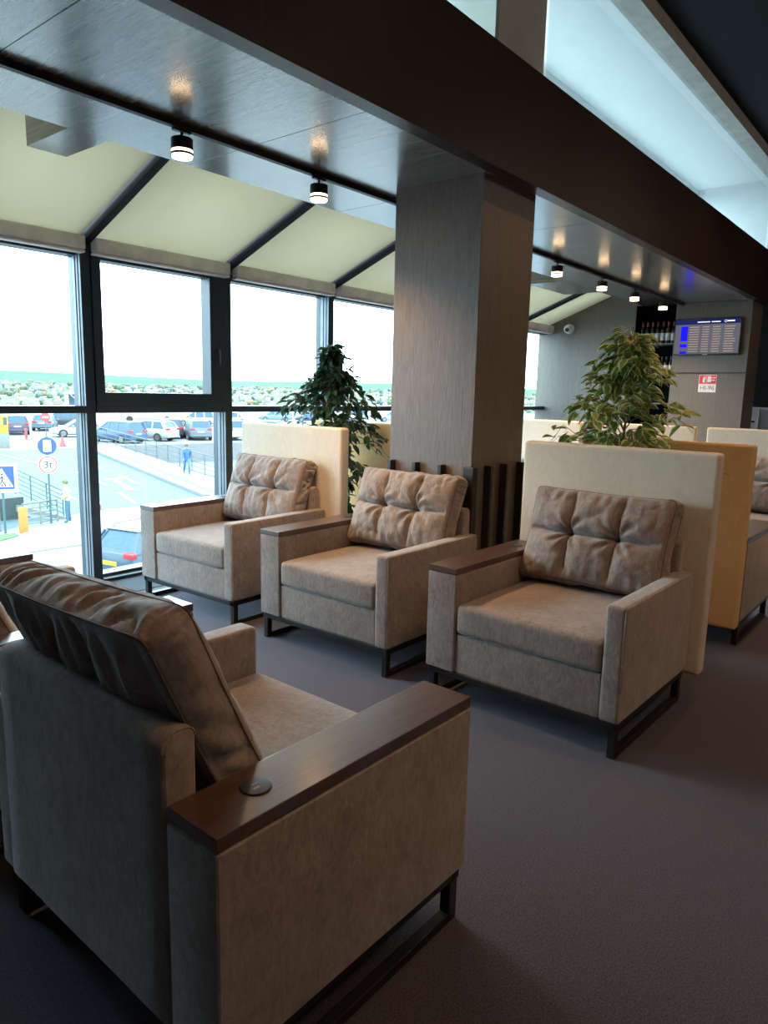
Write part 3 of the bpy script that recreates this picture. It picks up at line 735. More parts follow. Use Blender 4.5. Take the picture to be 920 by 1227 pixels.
slab('sidewalk_kerb', [(22.15,30,ZG),(22.4,30,ZG),(24.75,46.6,ZP),(24.5,46.6,ZP)], kerbm, .15, .17)
slab('gutter_strip', [(22.9,30,ZG),(23.4,30,ZG),(25.5,46.6,ZP),(25.1,46.6,ZP)], xplain('blue_grey_tiles', (.12,.16,.19), .8), .02, .155)
struct('lower_lot', MB().prism([(25.9,33),(36.2,65.2),(60,60),(60,20),(24,26)], ZG-.1, ZG+.02), xplain('lot_surface', (.19,.185,.19), .8), smooth=0)
struct('dark_ground_patch', MB().prism([(25.6,31.5),(26.6,38.5),(29.6,36.4),(28.8,30.5)], ZG, ZG+.03), xplain('dark_paving', (.05,.07,.07), .8), smooth=0)  # flat dark patch on the ground behind the railing
struct('parking_deck', MB().prism([(4,46.5),(26.75,46.5),(45,43.2),(75,52),(160,58),(160,125),(10,139),(2,80)], ZG-.2, ZP), xplain('parking_surface', (.20,.20,.205), .8), smooth=0)
# road paint
def paint(name, pts): return slab(name, [on_ramp(*p) for p in pts], white_p, .008, .016)
def strip(a, b, w_):
    d = Vector((b[0]-a[0], b[1]-a[1])).normalized(); n_ = Vector((-d.y, d.x))*w_/2
    return [(a[0]-n_.x,a[1]-n_.y),(b[0]-n_.x,b[1]-n_.y),(b[0]+n_.x,b[1]+n_.y),(a[0]+n_.x,a[1]+n_.y)]
for a, b in (((24.2,59),(23.4,50)),((22.9,44.5),(21.0,37.5)),((20.0,34.5),(18.6,30.6)),((26.8,52),(25.2,45.5)),((24.0,41.3),(22.6,36.6)),((18.2,38.6),(17.2,33.5))):
    paint('lane_marking', strip(a, b, .16))
paint('lane_arrow', [(24.3,40.6),(23.2,39.3),(22.75,39.4),(21.2,34.9),(20.9,35.0),(22.45,39.5),(22.0,39.7)])
for i in range(6):
    x = 15.2+i*1.15; struct('crosswalk_stripe', MB().prism(strip((x,25.0),(x+.75,28.0),.5), ZG+.05, ZG+.062), white_p, smooth=0)
for i in range(3):
    x = 11.4+i*1.05; struct('crosswalk_stripe', MB().prism(strip((x,25.2),(x+.5,27.0),.45), ZG+.05, ZG+.062), white_p, smooth=0)

# railings
def railing(name, label, A, B, hgt, nposts, nbars, mat=None, r=.022):
    A, B = Vector(A), Vector(B); t = thing(name, label, 'railing', A)
    d = B-A
    for i in range(nposts):
        p = d*i/(nposts-1); MB().cyl(p, p+Vector((0,0,hgt)), r*1.25, n=8).build('post', mat or galv, t)
    for k in range(nbars):
        z = hgt*(k+.7)/(nbars-.3) if nbars > 1 else hgt
        MB().cyl(Vector((0,0,z)), d+Vector((0,0,z)), r if k < nbars-1 else r*1.4, n=6).build('bar', mat or galv, t)
    return t
railing('railing', 'long grey railing along the far sidewalk behind the person in blue', (25.25,30.3,ZG+.1), (26.85,50.0,ZP), 1.35, 15, 5)
railing('railing', 'bluish railing on the sloping white wall at the left picture edge', (12.95,31.8,-2.8), (14.15,28.75,-3.85), 1.08, 5, 6)
railing('railing', 'low white railing before the dark opening under the sloping wall', (12.2,28.05,ZG), (13.7,28.35,ZG), .95, 3, 5, concrete, .03)
sw = MB()
o_ = len(sw.v); A_, B_ = Vector((11.2,32.6,0)), Vector((14.35,28.55,0)); n_ = Vector((B_-A_)).cross(Vector((0,0,1))).normalized()*.15
for P_, zt in ((A_,-2.75),(B_,-3.9)):
    for sg_ in (-1,1):
        for z in (zt-.55 if P_ is A_ else ZG, zt): sw.v.append((P_.x+n_.x*sg_, P_.y+n_.y*sg_, z))
for f in ([0,1,3,2],[4,6,7,5],[0,4,5,1],[2,3,7,6],[1,5,7,3],[0,2,6,4]): sw.f.append([o_+i for i in f]); sw.mi.append(0)
struct('sloping_wall', sw, concrete, smooth=0)
struct('underpass_shade_block', MB().box(9.0, 13.2, 30.2, 30.6, ZG, -3.1), xplain('underpass_shade', (.035,.06,.06), .8), smooth=0)  # solid block, its dark colour stands for shade in the underpass opening
for x, lb in ((10.75,'white square post under the crossing sign, cut by the picture edge'),(11.25,'second white square post under the crossing sign')):
    tag(MB().box(x-.09,x+.09,28.0,28.18,ZG,-2.75,.01,1).build('square_post', concrete), lb, 'post', 'white posts under the sloping wall')
op = thing('bollard', 'orange upright bollard panel at the foot of the white wall', 'bollard', (11.72,26.95,ZG))
MB().box(-.16,.16,-.05,.05,.04,1.02,.02,2).build('panel', xplain('orange_paint', (.55,.22,.03), .6), op); MB().box(-.2,.2,-.12,.12,0,.04).build('base', concrete, op)
rpost = thing('marker_post', 'red and white leaning marker post on the road by the mullion', 'marker post', (16.36,29.82,ZG+.05))
redm = xplain('signal_red', (.42,.05,.05), .5)
MB().cyl((0,0,0),(-.12,0,.80),.075,n=12).build('post', redm, rpost); MB().cyl((-.035,0,.25),(-.055,0,.36),.079,n=12).build('white_band', xwhite, rpost); MB().lathe([(0,0),(.2,0),(.16,.05),(0,.05)],n=14).build('base', xplain('rubber_grey',(.1,.1,.1),.7), rpost)

# signs: local -Y faces the building
blue_s = xplain('sign_blue', (.012,.06,.42), .45)
def disc(mb, r, y0, y1, z, n=28):
    mb.cyl((0,y0,z),(0,y1,z), r, n=n); return mb
sp_ = thing('road_sign', 'pole with a blue round sign above a white round 3t weight limit sign', 'road sign', (13.31,28.1,ZG+.05), math.radians(-25))
MB().cyl((0,0,0),(0,0,3.5),.04,n=10).build('pole', galv, sp_)
d1 = disc(MB(), .345, -.05, -.07, 3.12).build('blue_disc', blue_s, sp_)
bm_ = MB(); bm_.box(-.15,.15,-.078,-.068,2.90,3.36,.05,3); bm_.build('white_patch', xwhite, d1)
pk = MB(); pk.box(-.02,.03,-.083,-.076,3.05,3.28,.01,1); pk.box(.03,.08,-.083,-.076,3.16,3.28,.01,1); pk.build('pink_mark', xplain('faded_pink', (.6,.4,.4), .6), d1)
d2 = disc(MB(), .365, -.05, -.07, 2.38).build('white_disc', xwhite, sp_)
rg = MB(); rg.tube([(.315*math.cos(2*PI*i/36), -.072, 2.38+.315*math.sin(2*PI*i/36)) for i in range(36)], .026, 6, closed=True); rg.build('red_ring', redm, d2)
text_mesh('3t', .40, 'lettering', xplain('sign_dark', (.05,.05,.05), .6), d2, (0,-.074,2.37), (PI/2,0,0), .002, .008)
cs_ = thing('crossing_sign', 'blue pedestrian crossing sign on a pale board, cut by the left picture edge', 'road sign', (11.18,27.25,ZG), math.radians(-22))
bd = MB().box(-.52,.52,-.03,0,1.58,2.70,.02,2).build('board', xplain('pale_yellow_board', (.62,.58,.33), .6), cs_)
MB().box(-.40,.40,-.038,-.028,1.72,2.56,.01,1).build('blue_field', blue_s, bd)
tri = MB(); o_ = [(-.36,1.80),(.36,1.80),(0,2.50)]
tri.poly([(x,-.041,z) for x,z in o_]); tri.build('white_triangle', xwhite, bd, smooth=0)
pm = MB(); bk_ = xplain('sign_black', (.02,.02,.02), .6)
pm.cyl((0,-.040,2.27),(0,-.046,2.27),.04,n=12)
for a, b in (((0,2.22),(.0,2.05)),((0,2.05),(-.09,1.86)),((0,2.05),(.09,1.86)),((0,2.18),(-.09,2.08)),((0,2.18),(.09,2.08))):
    pm.tube([(a[0],-.043,a[1]),(b[0],-.043,b[1])], .018, 6)
for i in range(5): pm.box(-.27+i*.12,-.23+i*.12,-.046,-.041,1.82,1.90)
pm.build('walking_figure', bk_, bd)
MB().cyl((0,.03,0),(0,.03,2.6),.04,n=10).build('pole', galv, cs_)
ns = thing('road_sign', 'small red and white road sign on a pole before the parked cars', 'road sign', (25.8,54.5,ZP), math.radians(-25))
MB().cyl((0,0,0),(0,0,2.6),.035,n=8).build('pole', galv, ns)
tt = MB(); tt.poly([(-.35,-.05,2.1),(.35,-.05,2.1),(0,-.05,2.65)]); ts = tt.build('triangle_sign', redm, ns, smooth=0); sm_ = ts.modifiers.new('t','SOLIDIFY'); sm_.thickness = .02
disc(MB(), .34, -.045, -.065, 1.72).build('round_sign', redm, ns); MB().box(-.22,.22,-.07,-.06,1.66,1.78).build('white_bar', xwhite, ns)
tm = thing('ticket_machine', 'yellow parking machine on a pale base at the left picture edge', 'ticket machine', (20.35,49.0,ZP), math.radians(-22))
MB().box(-.7,.36,-.35,.35,0,.93,.02,2).build('plinth', concrete, tm); MB().box(-.4,.33,-.25,.25,.93,2.15,.05,2).build('cabinet', xplain('yellow_paint', (.55,.40,.02), .5), tm); MB().box(.05,.28,-.27,-.24,1.5,2.0).build('display', xplain('display_dark', (.08,.08,.06), .4), tm)
cn = thing('traffic_cone', 'red traffic cone on the ramp beside the white sedan', 'traffic cone', (23.78,47.94,ZP))
MB().lathe([(0,0),(.28,0),(.28,.05),(0,.05)],n=4).build('base', redm, cn); MB().lathe([(0,.05),(.20,.05),(.03,.75),(0,.75)],n=16).build('cone', redm, cn); MB().lathe([(.0,.3),(.135,.3),(.095,.46),(0,.46)],n=16).build('white_band', xwhite, cn)
bp_ = thing('marker_post', 'short red upright post in front of the dark car at left', 'marker post', (24.6,55.2,ZP))
MB().cyl((0,0,0),(0,0,.85),.10,n=10).build('post', redm, bp_); MB().box(-.25,.25,-.25,.25,0,.06).build('base', concrete, bp_)

# cars
carglass = xplain('car_glass', (.06,.12,.17), .3, 0, .15)
tyre = xplain('tyre', (.015,.015,.015), .8); rim = xplain('rim', (.25,.26,.27), .3, .6)
lightred = xplain('taillight_red', (.55,.02,.03), .25); lampw = xplain('headlight', (.6,.62,.65), .15)
platew = xplain('plate_white', (.5,.5,.5), .5); platey = xplain('plate_yellow', (.62,.42,.02), .5)
def make_car(label, col, x, y, z, heading, kind='suv', group=None, plate=None, rails=False):
    t = thing('car', label, 'car', (x,y,z), math.radians(heading), group)
    Ln, Wd, Ht = {'suv':(4.5,1.85,1.62),'wagon':(4.75,1.82,1.58),'sedan':(4.55,1.78,1.44),'hatch':(4.2,1.76,1.50)}[kind]
    paintm = xplain('car_paint', col, .35, 0, .3, coat=.12, var=.03)
    hl = Ln/2; belt = Ht*(.67 if kind == 'wagon' else .62)
    # lower body: cross-sections from tail (-x) to nose (+x): x, halfwidth, bottom, shoulder z
    st = [(-hl,.36,.42,belt-.25),(-hl+.05,.46,.30,belt-.08),(-hl+.3,.49,.24,belt),(-hl*.4,.50,.20,belt),(0,.50,.20,belt-.01),(hl*.42,.50,.20,belt-.03),(hl*.62,.49,.22,belt-.10),(hl-.25,.46,.26,belt-.19),(hl-.06,.41,.30,belt-.28),(hl,.34,.36,belt-.38)]
    mb = MB(); rings = []
    for (sx,hw,zb,zt) in st:
        w_ = hw*Wd; o = len(mb.v)
        for (fy,fz) in ((-.86,0),(-.97,.12),(-1,.45),(-.985,.75),(-.90,1),(0,1.03),(.90,1),(.985,.75),(1,.45),(.97,.12),(.86,0)):
            mb.v.append((sx, w_*fy, zb+(zt-zb)*fz))
        rings.append(o)
    n = 11
    for a, b in zip(rings[:-1], rings[1:]):
        for j in range(n): mb.f.append([a+j, a+(j+1) % n, b+(j+1) % n, b+j]); mb.mi.append(0)
    mb.f.append([rings[0]+j for j in range(n)]); mb.f.append([rings[-1]+j for j in range(n)][::-1]); mb.mi += [0,0]
    # roof line: x, z, half width
    rear = {'suv':(-hl+.10,-hl+.42),'wagon':(-hl+.12,-hl+.62),'sedan':(-hl+.55,-hl+1.25),'hatch':(-hl+.10,-hl+.55)}[kind]
    fx0, fx1 = hl*.50, hl*.12
    rt = Wd*.37; rb = Wd*.465
    roof = [(rear[1]-.08,Ht-.05,rt*.96),(rear[1]+.15,Ht-.005,rt),(-.1,Ht,rt),(fx1-.1,Ht-.02,rt),(fx1,Ht-.06,rt*.97)]
    o = len(mb.v)
    for (sx,sz,hw) in roof:
        for (fy,dz) in ((-1,-.045),(-.93,0),(0,.02),(.93,0),(1,-.045)): mb.v.append((sx, hw*fy, sz+dz))
    for i in range(len(roof)-1):
        for j in range(4): mb.f.append([o+i*5+j, o+i*5+j+1, o+(i+1)*5+j+1, o+(i+1)*5+j]); mb.mi.append(0)
    # pillars
    for sy in (-1,1):
        for (bx,tx,wp) in ((fx0,fx1,.07),(.05,.02,.06),(-hl*.42,-hl*.40,.06),(rear[0]+.10,rear[1]-.05,.13 if kind != 'sedan' else .2)):
            P0 = (bx, sy*rb, belt-.04); P1 = (tx, sy*rt*.99, Ht-.07)
            o = len(mb.v)
            for p in (P0, P1):
                mb.v += [(p[0]-wp, p[1]+sy*.012, p[2]), (p[0]+wp, p[1]+sy*.012, p[2]), (p[0]+wp, p[1]-sy*.05, p[2]), (p[0]-wp, p[1]-sy*.05, p[2])]
            for q in range(4): mb.f.append([o+q, o+(q+1)%4, o+4+(q+1)%4, o+4+q]); mb.mi.append(0)
    for sy in (-1,1):      # rear window surround
        o = len(mb.v); xa, xb = rear[0]-.005, rear[1]-.105
        mb.v += [(xa,sy*rb,belt-.05),(xa,sy*(rb-.15),belt-.05),(xb,sy*(rt*.97-.13),Ht-.05),(xb,sy*rt*.97,Ht-.05)]
        mb.f.append([o,o+1,o+2,o+3]); mb.mi.append(0)
    o = len(mb.v); xm = rear[0]+(rear[1]-.08-rear[0])*.14
    mb.v += [(rear[0]-.008,-rb,belt-.05),(rear[0]-.008,rb,belt-.05),(xm-.02,rb,belt+.03),(xm-.02,-rb,belt+.03)]; mb.f.append([o,o+1,o+2,o+3]); mb.mi.append(0)
    bo = mb.build('body', paintm, t, smooth=40)
    g = MB(); zt = Ht-.055
    pts = [(rear[0]+.02,-rb,belt-.06),(fx0+.02,-rb,belt-.06),(fx0+.02,rb,belt-.06),(rear[0]+.02,rb,belt-.06),(rear[1]-.08,-rt*.97,zt),(fx1,-rt*.97,zt),(fx1,rt*.97,zt),(rear[1]-.08,rt*.97,zt)]
    g.v = pts
    for f in ([0,1,5,4],[1,2,6,5],[2,3,7,6],[3,0,4,7],[4,5,6,7],[0,3,2,1]): g.f.append(f); g.mi.append(0)
    g.build('windows', carglass, t, smooth=0)
    for sx in (-hl*.62, hl*.60):
        for sy in (-1,1):
            wh = MB().cyl((sx,sy*(Wd*.5-.20),.33),(sx,sy*(Wd*.5+.012),.33),.33,n=20).build('wheel', tyre, t)
            MB().cyl((sx,sy*(Wd*.5),.33),(sx,sy*(Wd*.5+.022),.33),.215,n=14).build('hub', rim, wh)
    for sy in (-1,1):
        MB().box(-hl-.005,-hl+.18, sy*Wd*.36-.20, sy*Wd*.36+.16, belt-.16, belt+.0, .03, 2).build('taillight', lightred, t)
        MB().box(hl-.22,hl-.03, sy*Wd*.34-.16, sy*Wd*.34+.16, belt-.38, belt-.25, .03, 2).build('headlight', lampw, t)
        MB().box(.55,.72, sy*(Wd*.5+.10)-.09, sy*(Wd*.5+.10)+.07, belt-.04, belt+.10, .03, 2).build('mirror', paintm, t)
    MB().box(-hl-.012,-hl+.04,-.26,.26,.66,.78).build('number_plate', plate or platew, t)
    MB().box(-hl-.03,-hl+.10,-Wd*.42,Wd*.42,.32,.50,.03,2).build('bumper', xplain('bumper_grey',(.05,.055,.06),.5) if rails else paintm, t)
    if rails:
        for sy in (-1,1): MB().tube([(-hl+.75,sy*rt*.93,Ht-.01),(-hl+.9,sy*rt*.93,Ht+.055),(fx1-.25,sy*rt*.93,Ht+.055),(fx1-.1,sy*rt*.93,Ht-.03)],.022,8).build('roof_rail', rim, t)
        MB().box(-hl+.50,-hl+.66,-Wd*.33,Wd*.33,Ht-.045,Ht-.015,.01,1).build('spoiler', paintm, t)
    return t
WHT, DRK, BLU, GRY = (.42,.42,.42), (.04,.055,.07), (.035,.08,.16), (.12,.15,.17)
hd_ = math.radians(14); rc = Vector((9.95,17.75,0)); cc = rc+Vector((math.cos(hd_),math.sin(hd_),0))*2.37
make_car('dark blue estate car close below the window, rear towards the building', (.045,.085,.13), cc.x, cc.y, ZG+.05, 14, 'wagon', plate=platey, rails=True)
pg = 'cars in the car park'
make_car('dark parked car seen from behind next to the yellow machine', (.07,.06,.10), 27.0,62.6,ZP, 72, 'suv', pg)
make_car('bluish parked hatchback right of the dark car near the yellow machine', (.11,.16,.20), 31.4,66.4,ZP, 56, 'hatch', pg)
make_car('white sedan facing left beside the red cone', WHT, 29.6,56.6,ZP, 160, 'sedan', pg)
make_car('dark car behind the white sedan by the mullion', DRK, 35.6,71.6,ZP, 150, 'suv', pg)
make_car('navy car nearest the railing in the opening sash view', BLU, 28.9,49.6,ZP, 100, 'suv', pg)
make_car('white estate car with dark rear window, largest white car in the car park', WHT, 31.9,50.3,ZP, 112, 'wagon', pg)
make_car('dark car right of the white estate car', DRK, 35.2,52.3,ZP, 64, 'suv', pg)
make_car('grey car right of the dark car behind the railing', GRY, 36.0,49.5,ZP, 62, 'suv', pg)
make_car('white off-roader behind the mullion right of the grey car', WHT, 38.4,48.1,ZP, 68, 'suv', pg)
make_car('pale blue car beside the cream panel nearest the windows', (.20,.26,.30), 40.9,46.5,ZP, 58, 'suv', pg)
make_car('white car in the back row behind the grey car', WHT, 49.0,67.5,ZP, 140, 'suv', pg)
make_car('white car in the back row right of the van', WHT, 55.0,69.0,ZP, 140, 'sedan', pg)
make_car('grey-blue car in the back row above the nearest cream panel', (.16,.24,.30), 65.3,72.4,ZP, 140, 'suv', pg)
make_car('dark blue car in the back row left of the dark ficus', BLU, 68.8,69.2,ZP, 140, 'hatch', pg)
make_car('white car in the back row just behind the dark ficus', WHT, 76.1,68.4,ZP, 140, 'suv', pg)
make_car('pale car in the back row between ficus and wooden column', (.3,.34,.36), 82.0,65.5,ZP, 140, 'suv', pg)
# white minibus and glass shelter
vn = thing('minibus', 'white minibus with a long window band behind the parked cars', 'minibus', (48.5,76.3,ZP), math.radians(148))
MB().box(-3.4,3.4,-1.05,1.05,.35,2.9,.18,3).build('body', xplain('minibus_white', (.42,.42,.42), .35), vn)
MB().box(-3.1,2.6,-1.07,1.07,1.55,2.45,.05,2).build('window_band', carglass, vn); MB().box(3.0,3.43,-.92,.92,1.5,2.5,.05,2).build('windscreen', carglass, vn)
for sx in (-2.1,2.1):
    for sy in (-.95,.95): MB().cyl((sx,sy-.12,.38),(sx,sy+.13,.38),.38,n=18).build('wheel', tyre, vn)
kk = thing('shelter', 'white framed glass shelter left of the minibus', 'shelter', (42.3,80.5,ZP), math.radians(-30))
for sx in (-1.45,1.45): MB().box(sx-.22,sx+.22,-.15,.15,0,3.2,.02,1).build('post', xwhite, kk)
MB().box(-1.7,1.7,-.9,.9,3.2,3.4,.02,1).build('roof', xwhite, kk); MB().box(-1.2,1.2,-.02,.02,.3,3.1).build('pane', carglass, kk)
MB().tube([(-1.0,-.1,3.1),(0,-.1,2.2),(1.0,-.1,3.1)],.09,6).build('brace', xwhite, kk)

# people
def person(label, loc, rz, J, mats, regions, hair, extra=None):
    t = thing('person', label, 'person', loc, rz)
    names = list(J); me = bpy.data.meshes.new('p'); idx = {k:i for i,k in enumerate(names)}
    E_ = [('pelvis','waist'),('waist','chest'),('chest','neck'),('neck','head'),('head','crown'),('chest','sl'),('sl','el'),('el','wl'),('wl','hl'),('chest','sr'),('sr','er'),('er','wr'),('wr','hr'),
          ('pelvis','pl'),('pl','kl'),('kl','al'),('al','tl'),('pelvis','pr'),('pr','kr'),('kr','ar'),('ar','tr')]
    me.from_pydata([J[k][0] for k in names], [(idx[a],idx[b]) for a,b in E_], [])
    ob = bpy.data.objects.new('p', me); COL.objects.link(ob)
    sk = ob.modifiers.new('skin','SKIN'); sb_ = ob.modifiers.new('sub','SUBSURF'); sb_.levels = 2; sb_.render_levels = 2
    if not me.skin_vertices: 
        pass
    for i, k in enumerate(names):
        sv = me.skin_vertices[0].data[i]; sv.radius = J[k][1]; sv.use_root = (k == 'pelvis')
    dg = bpy.context.evaluated_depsgraph_get(); m2 = bpy.data.meshes.new_from_object(ob.evaluated_get(dg)); m2.name = 'body'
    bpy.data.objects.remove(ob)
    m2.materials.clear()
    for m_ in mats: m2.materials.append(m_)
    for p in m2.polygons: p.material_index = regions(p.center); p.use_smooth = True
    b = bpy.data.objects.new('body', m2); COL.objects.link(b); b.parent = t
    bmh = bmesh.new(); bmesh.ops.create_icosphere(bmh, subdivisions=3, radius=.118)
    for v in list(bmh.verts):
        if v.co.z < -.03 and v.co.x > -.02: bmh.verts.remove(v)
    hc = Vector(J['head'][0])+Vector((-.012,0,.045)); bmh.transform(Matrix.Translation(hc) @ Matrix.Diagonal((1.02,.88,1.0,1)))
    hm = MB(); hm.addbm(bmh); hm.build(hair[0], hair[1], t, smooth=180)
    return t
def joints(walk, lean=0, armbend=0):
    s = walk; r = lambda a, b=None: (a, b or a)
    return dict(pelvis=((0,0,.96),r(.15,.13)), waist=((lean*.3,0,1.10),r(.145,.12)), chest=((lean*.7,0,1.36),r(.17,.13)), neck=((lean,0,1.52),r(.06)), head=((lean+.02,0,1.63),r(.085,.095)), crown=((lean+.01,0,1.735),r(.075)),
      sl=((lean*.8,.19,1.42),r(.075)), el=((lean*.6-s*.12,.24,1.14),r(.055)), wl=((lean*.6-s*.10+armbend,.23,.92+armbend*.6),r(.042)), hl=((lean*.6-s*.08+armbend*1.3,.22,.82+armbend*.9),r(.045,.03)),
      sr=((lean*.8,-.19,1.42),r(.075)), er=((lean*.6+s*.10,-.24,1.15),r(.055)), wr=((lean*.6+s*.22+armbend,-.22,.94+armbend*.6),r(.042)), hr=((lean*.6+s*.27+armbend*1.3,-.21,.84+armbend*.9),r(.045,.03)),
      pl=((0,.10,.90),r(.105)), kl=((s*.24,.10,.50),r(.075)), al=((s*.24-s*.05,.10,.09),r(.055)), tl=((s*.24+.12,.11,.045),r(.045,.035)),
      pr=((0,-.10,.90),r(.105)), kr=((-s*.06,-.10,.50),r(.075)), ar=((-s*.38,-.10,.13),r(.055)), tr=((-s*.30,-.11,.045),r(.045,.035)))
skin = xplain('skin', (.36,.22,.16), .5); hairm = xplain('dark_hair', (.03,.025,.02), .6)
bluej = xplain('blue_jacket', (.03,.12,.38), .7); bluep = xplain('blue_trousers', (.05,.16,.42), .7); jean = xplain('jeans', (.05,.13,.20), .8)
hiv = xplain('hi_vis_vest', (.52,.52,.22), .6); shoe = xplain('dark_shoes', (.03,.03,.035), .6)
def reg(c):
    if c.z > 1.51: return 0
    if c.z < .07: return 3
    if c.z < .93 and abs(c.y) > .185: return 0
    return 2 if c.z < .93 else 1
person('person in blue jacket and blue trousers walking on the far sidewalk', (24.75,35.1,-3.43), math.radians(-115), joints(1.0,.04), [skin,bluej,bluep,shoe], reg, ('hair', hairm))
w_ = person('person in pale hi-vis vest and jeans standing by the mullion', (13.85,27.75,ZG+.05), math.radians(150), joints(.15,.05,.16), [skin,hiv,jean,shoe], reg, ('hood', xplain('olive_hood', (.12,.16,.07), .8)))
for z in (1.12,1.28):
    MB().lathe([(.178,z-.025),(.182,z),(.178,z+.025)],n=20).xform(Matrix.Translation((.03,0,0)) @ Matrix.Diagonal((.85,1.05,1,1))).build('reflective_band', xplain('reflective_strip', (.6,.55,.5), .4), w_)

# hills and village far away; pale house and tree colours stand in for haze
def az_r(az, r): a = math.radians(az); return math.cos(a)*r, math.sin(a)*r
def ridge(az): 
    pts = [(-5,24),(26,26),(39,36),(52,31),(60,39),(67,45),(80,50),(120,52)]
    for (a0,z0),(a1,z1) in zip(pts[:-1], pts[1:]):
        if a0 <= az <= a1: return z0+(z1-z0)*(az-a0)/(a1-a0)
    return pts[-1][1]
def terr(az, r):
    prof = [(138,-4.3),(180,-7),(350,-22),(600,-32),(800,-30),(1200,-12),(1700,4)]
    if r >= 1700: return 4+(ridge(az)-4)*min(1,(r-1700)/900)
    for (r0,z0),(r1,z1) in zip(prof[:-1], prof[1:]):
        if r0 <= r <= r1: return z0+(z1-z0)*(r-r0)/(r1-r0)
    return -4.3
rs = [138,180,260,350,480,600,700,800,950,1100,1300,1500,1700,1850,2000,2200,2400,2600,3200]
tb = MB(); azs = [-6+2.0*i for i in range(62)]
for r in rs:
    for a in azs:
        x, y = az_r(a, r); tb.v.append((x, y, terr(a, r) if r <= 2600 else terr(a,2600)-30))
for i in range(len(rs)-1):
    for j in range(len(azs)-1):
        n = len(azs); tb.f.append([i*n+j, i*n+j+1, (i+1)*n+j+1, (i+1)*n+j]); tb.mi.append(0 if rs[i] < 1700 else 1)
fld = NT('hill_field'); fb = pbsdf(fld, (.06,.125,.075), .9, 0, .1); c_, f_ = noisecol(fld, (.016,.070,.026), (.028,.085,.036), .004, 3); fld.l(c_, fb.inputs['Base Color']); fld.surf(fb.outputs[0])
scrub = NT('scrub'); sb2 = pbsdf(scrub, (.15,.16,.11), .9, 0, .1); c_, f_ = noisecol(scrub, (.05,.062,.04), (.095,.095,.08), .03, 5); scrub.l(c_, sb2.inputs['Base Color']); scrub.surf(sb2.outputs[0])
struct('hills', tb, [scrub.m, fld.m], smooth=60)
hs = MB(); rr = random.Random(5)
for i in range(1500):
    a = rr.uniform(8,78); r = 520+1150*rr.random()**.8; x, y = az_r(a, r); z = terr(a, r)-.5
    L, W_, H_ = rr.uniform(6,13), rr.uniform(5,8), rr.uniform(3,5.5); rot = Matrix.Translation((x,y,z)) @ Matrix.Rotation(rr.uniform(0,PI),4,'Z')
    o = len(hs.v); m_ = rr.choice([0,0,0,1])
    P_ = [(-L/2,-W_/2,0),(L/2,-W_/2,0),(L/2,W_/2,0),(-L/2,W_/2,0),(-L/2,-W_/2,H_),(L/2,-W_/2,H_),(L/2,W_/2,H_),(-L/2,W_/2,H_),(-L/2,0,H_+2.2),(L/2,0,H_+2.2)]
    hs.v += [tuple(rot @ Vector(p)) for p in P_]
    for f in ([0,1,5,4],[1,2,6,5],[2,3,7,6],[3,0,4,7],[5,6,9],[7,4,8]): hs.f.append([o+q for q in f]); hs.mi.append(m_)
    rf = rr.choice([2,2,3,4])
    for f in ([4,5,9,8],[6,7,8,9]): hs.f.append([o+q for q in f]); hs.mi.append(rf)
tag(hs.build('village_houses', [xplain('house_white',(.33,.33,.32),.8), xplain('house_cream',(.30,.27,.22),.8), xplain('roof_red',(.22,.11,.08),.8), xplain('roof_grey',(.16,.17,.19),.8), xplain('roof_pale',(.28,.28,.30),.6)], smooth=0),
    'hazy village houses scattered over the distant slope', 'houses', kind='stuff')
ts_ = MB()
for i in range(2600):
    a = rr.uniform(6,80); r = 260+1420*rr.random(); x, y = az_r(a, r); z = terr(a, r); s_ = rr.uniform(2,4.5)*(.6+r/1600)
    bmt = bmesh.new(); bmesh.ops.create_icosphere(bmt, subdivisions=1, radius=s_)
    for v in bmt.verts: v.co *= rr.uniform(.75,1.2)
    bmt.transform(Matrix.Translation((x,y,z+s_*.6))); ts_.addbm(bmt, rr.choice([0,0,1,1,2]) if rr.random() > .05 else 3)
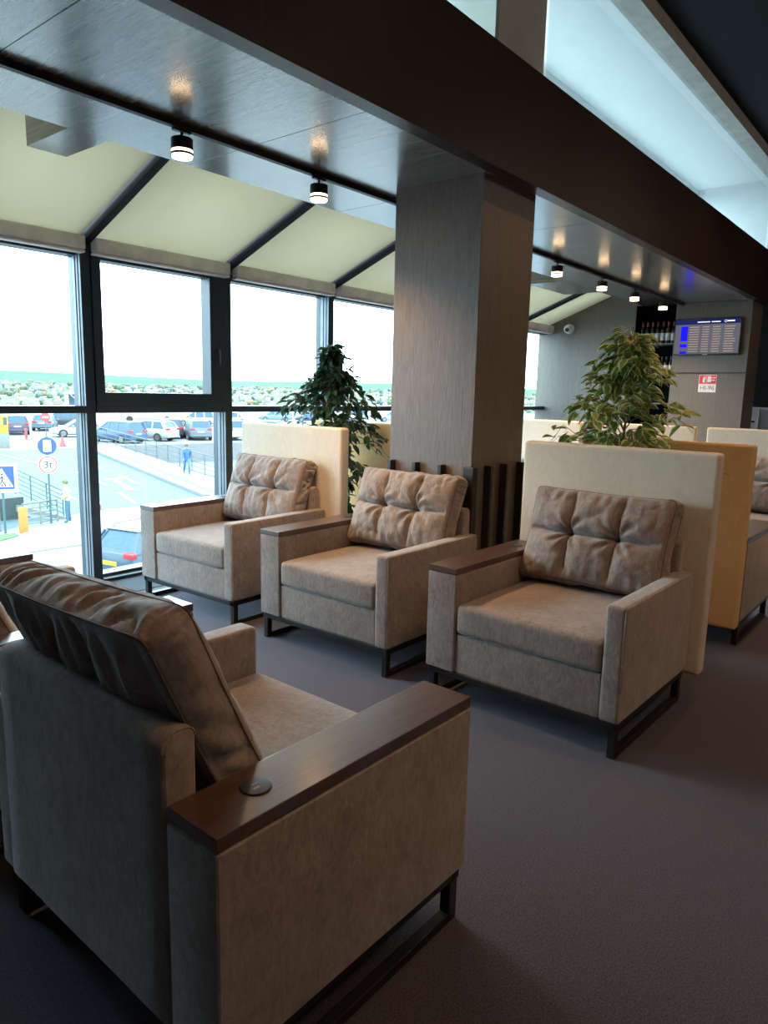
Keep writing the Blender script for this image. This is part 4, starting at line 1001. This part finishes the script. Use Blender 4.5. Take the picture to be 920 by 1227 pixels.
tag(ts_.build('distant_trees', [xplain('tree_green',(.09,.13,.07),.9), xplain('tree_pale',(.16,.19,.12),.9), xplain('tree_bluish',(.09,.13,.12),.9), xplain('tree_orange',(.30,.16,.06),.9)], smooth=0),
    'hazy trees among the houses on the distant slope', 'trees', kind='stuff')
# ------------------------------------------------------------------ lighting
wd = bpy.data.worlds.new('world'); scene.world = wd; wd.use_nodes = True
bgn = wd.node_tree.nodes['Background']; bgn.inputs[0].default_value = (.76,.91,1.0,1); bgn.inputs[1].default_value = 8.4
sun = bpy.data.lights.new('sun','SUN'); sun.energy = 3.0; sun.color = (1,.95,.86); sun.angle = .02
suo = bpy.data.objects.new('sun', sun); COL.objects.link(suo)
suo.rotation_euler = Vector((.35,.62,-.85)).to_track_quat('-Z','Y').to_euler()
def area(x, y, z, sx, sy, watt, col):
    a = bpy.data.lights.new('ceiling_lamp','AREA'); a.shape = 'RECTANGLE'; a.size = sx; a.size_y = sy; a.energy = watt; a.color = col
    ao = bpy.data.objects.new('ceiling_lamp', a); COL.objects.link(ao); ao.location = (x,y,z); return ao
WARM = (1,.55,.27)
def downlight(x, y, watt, cone=120):
    l = bpy.data.lights.new('downlight','SPOT'); l.energy = watt; l.color = WARM; l.spot_size = math.radians(cone); l.spot_blend = .7; l.shadow_soft_size = .07
    lo = bpy.data.objects.new('downlight', l); COL.objects.link(lo); lo.location = (x,y,4.54)
downlight(1.7, -.2, 80)
for x, w in ((3.9,30), (5.6,75), (7.6,75), (9.6,40)): downlight(x, .95, w)
for x in (1.5, 4.5, 7.5): downlight(x, -2.0, 50)
def fill_point(x, y, z, watt):  # added unseen point light without fixture, brightens pilaster and upper trim
    l = bpy.data.lights.new('unseen_fill_point','POINT'); l.energy = watt; l.color = (1,.80,.62); l.shadow_soft_size = .12
    lo = bpy.data.objects.new('unseen_fill_point', l); COL.objects.link(lo); lo.location = (x,y,z)
for x in (1.0, 4.0, 7.0, 10.0): fill_point(x, -1.2, 3.7, 13)

vs = scene.view_settings; vs.view_transform = 'Standard'; vs.look = 'None'; vs.gamma = 1; vs.use_curve_mapping = False; vs.exposure = .55
scene.cycles.use_denoising = True
scene.cycles.max_bounces = 10; scene.cycles.transparent_max_bounces = 12
scene.cycles.sample_clamp_indirect = 6
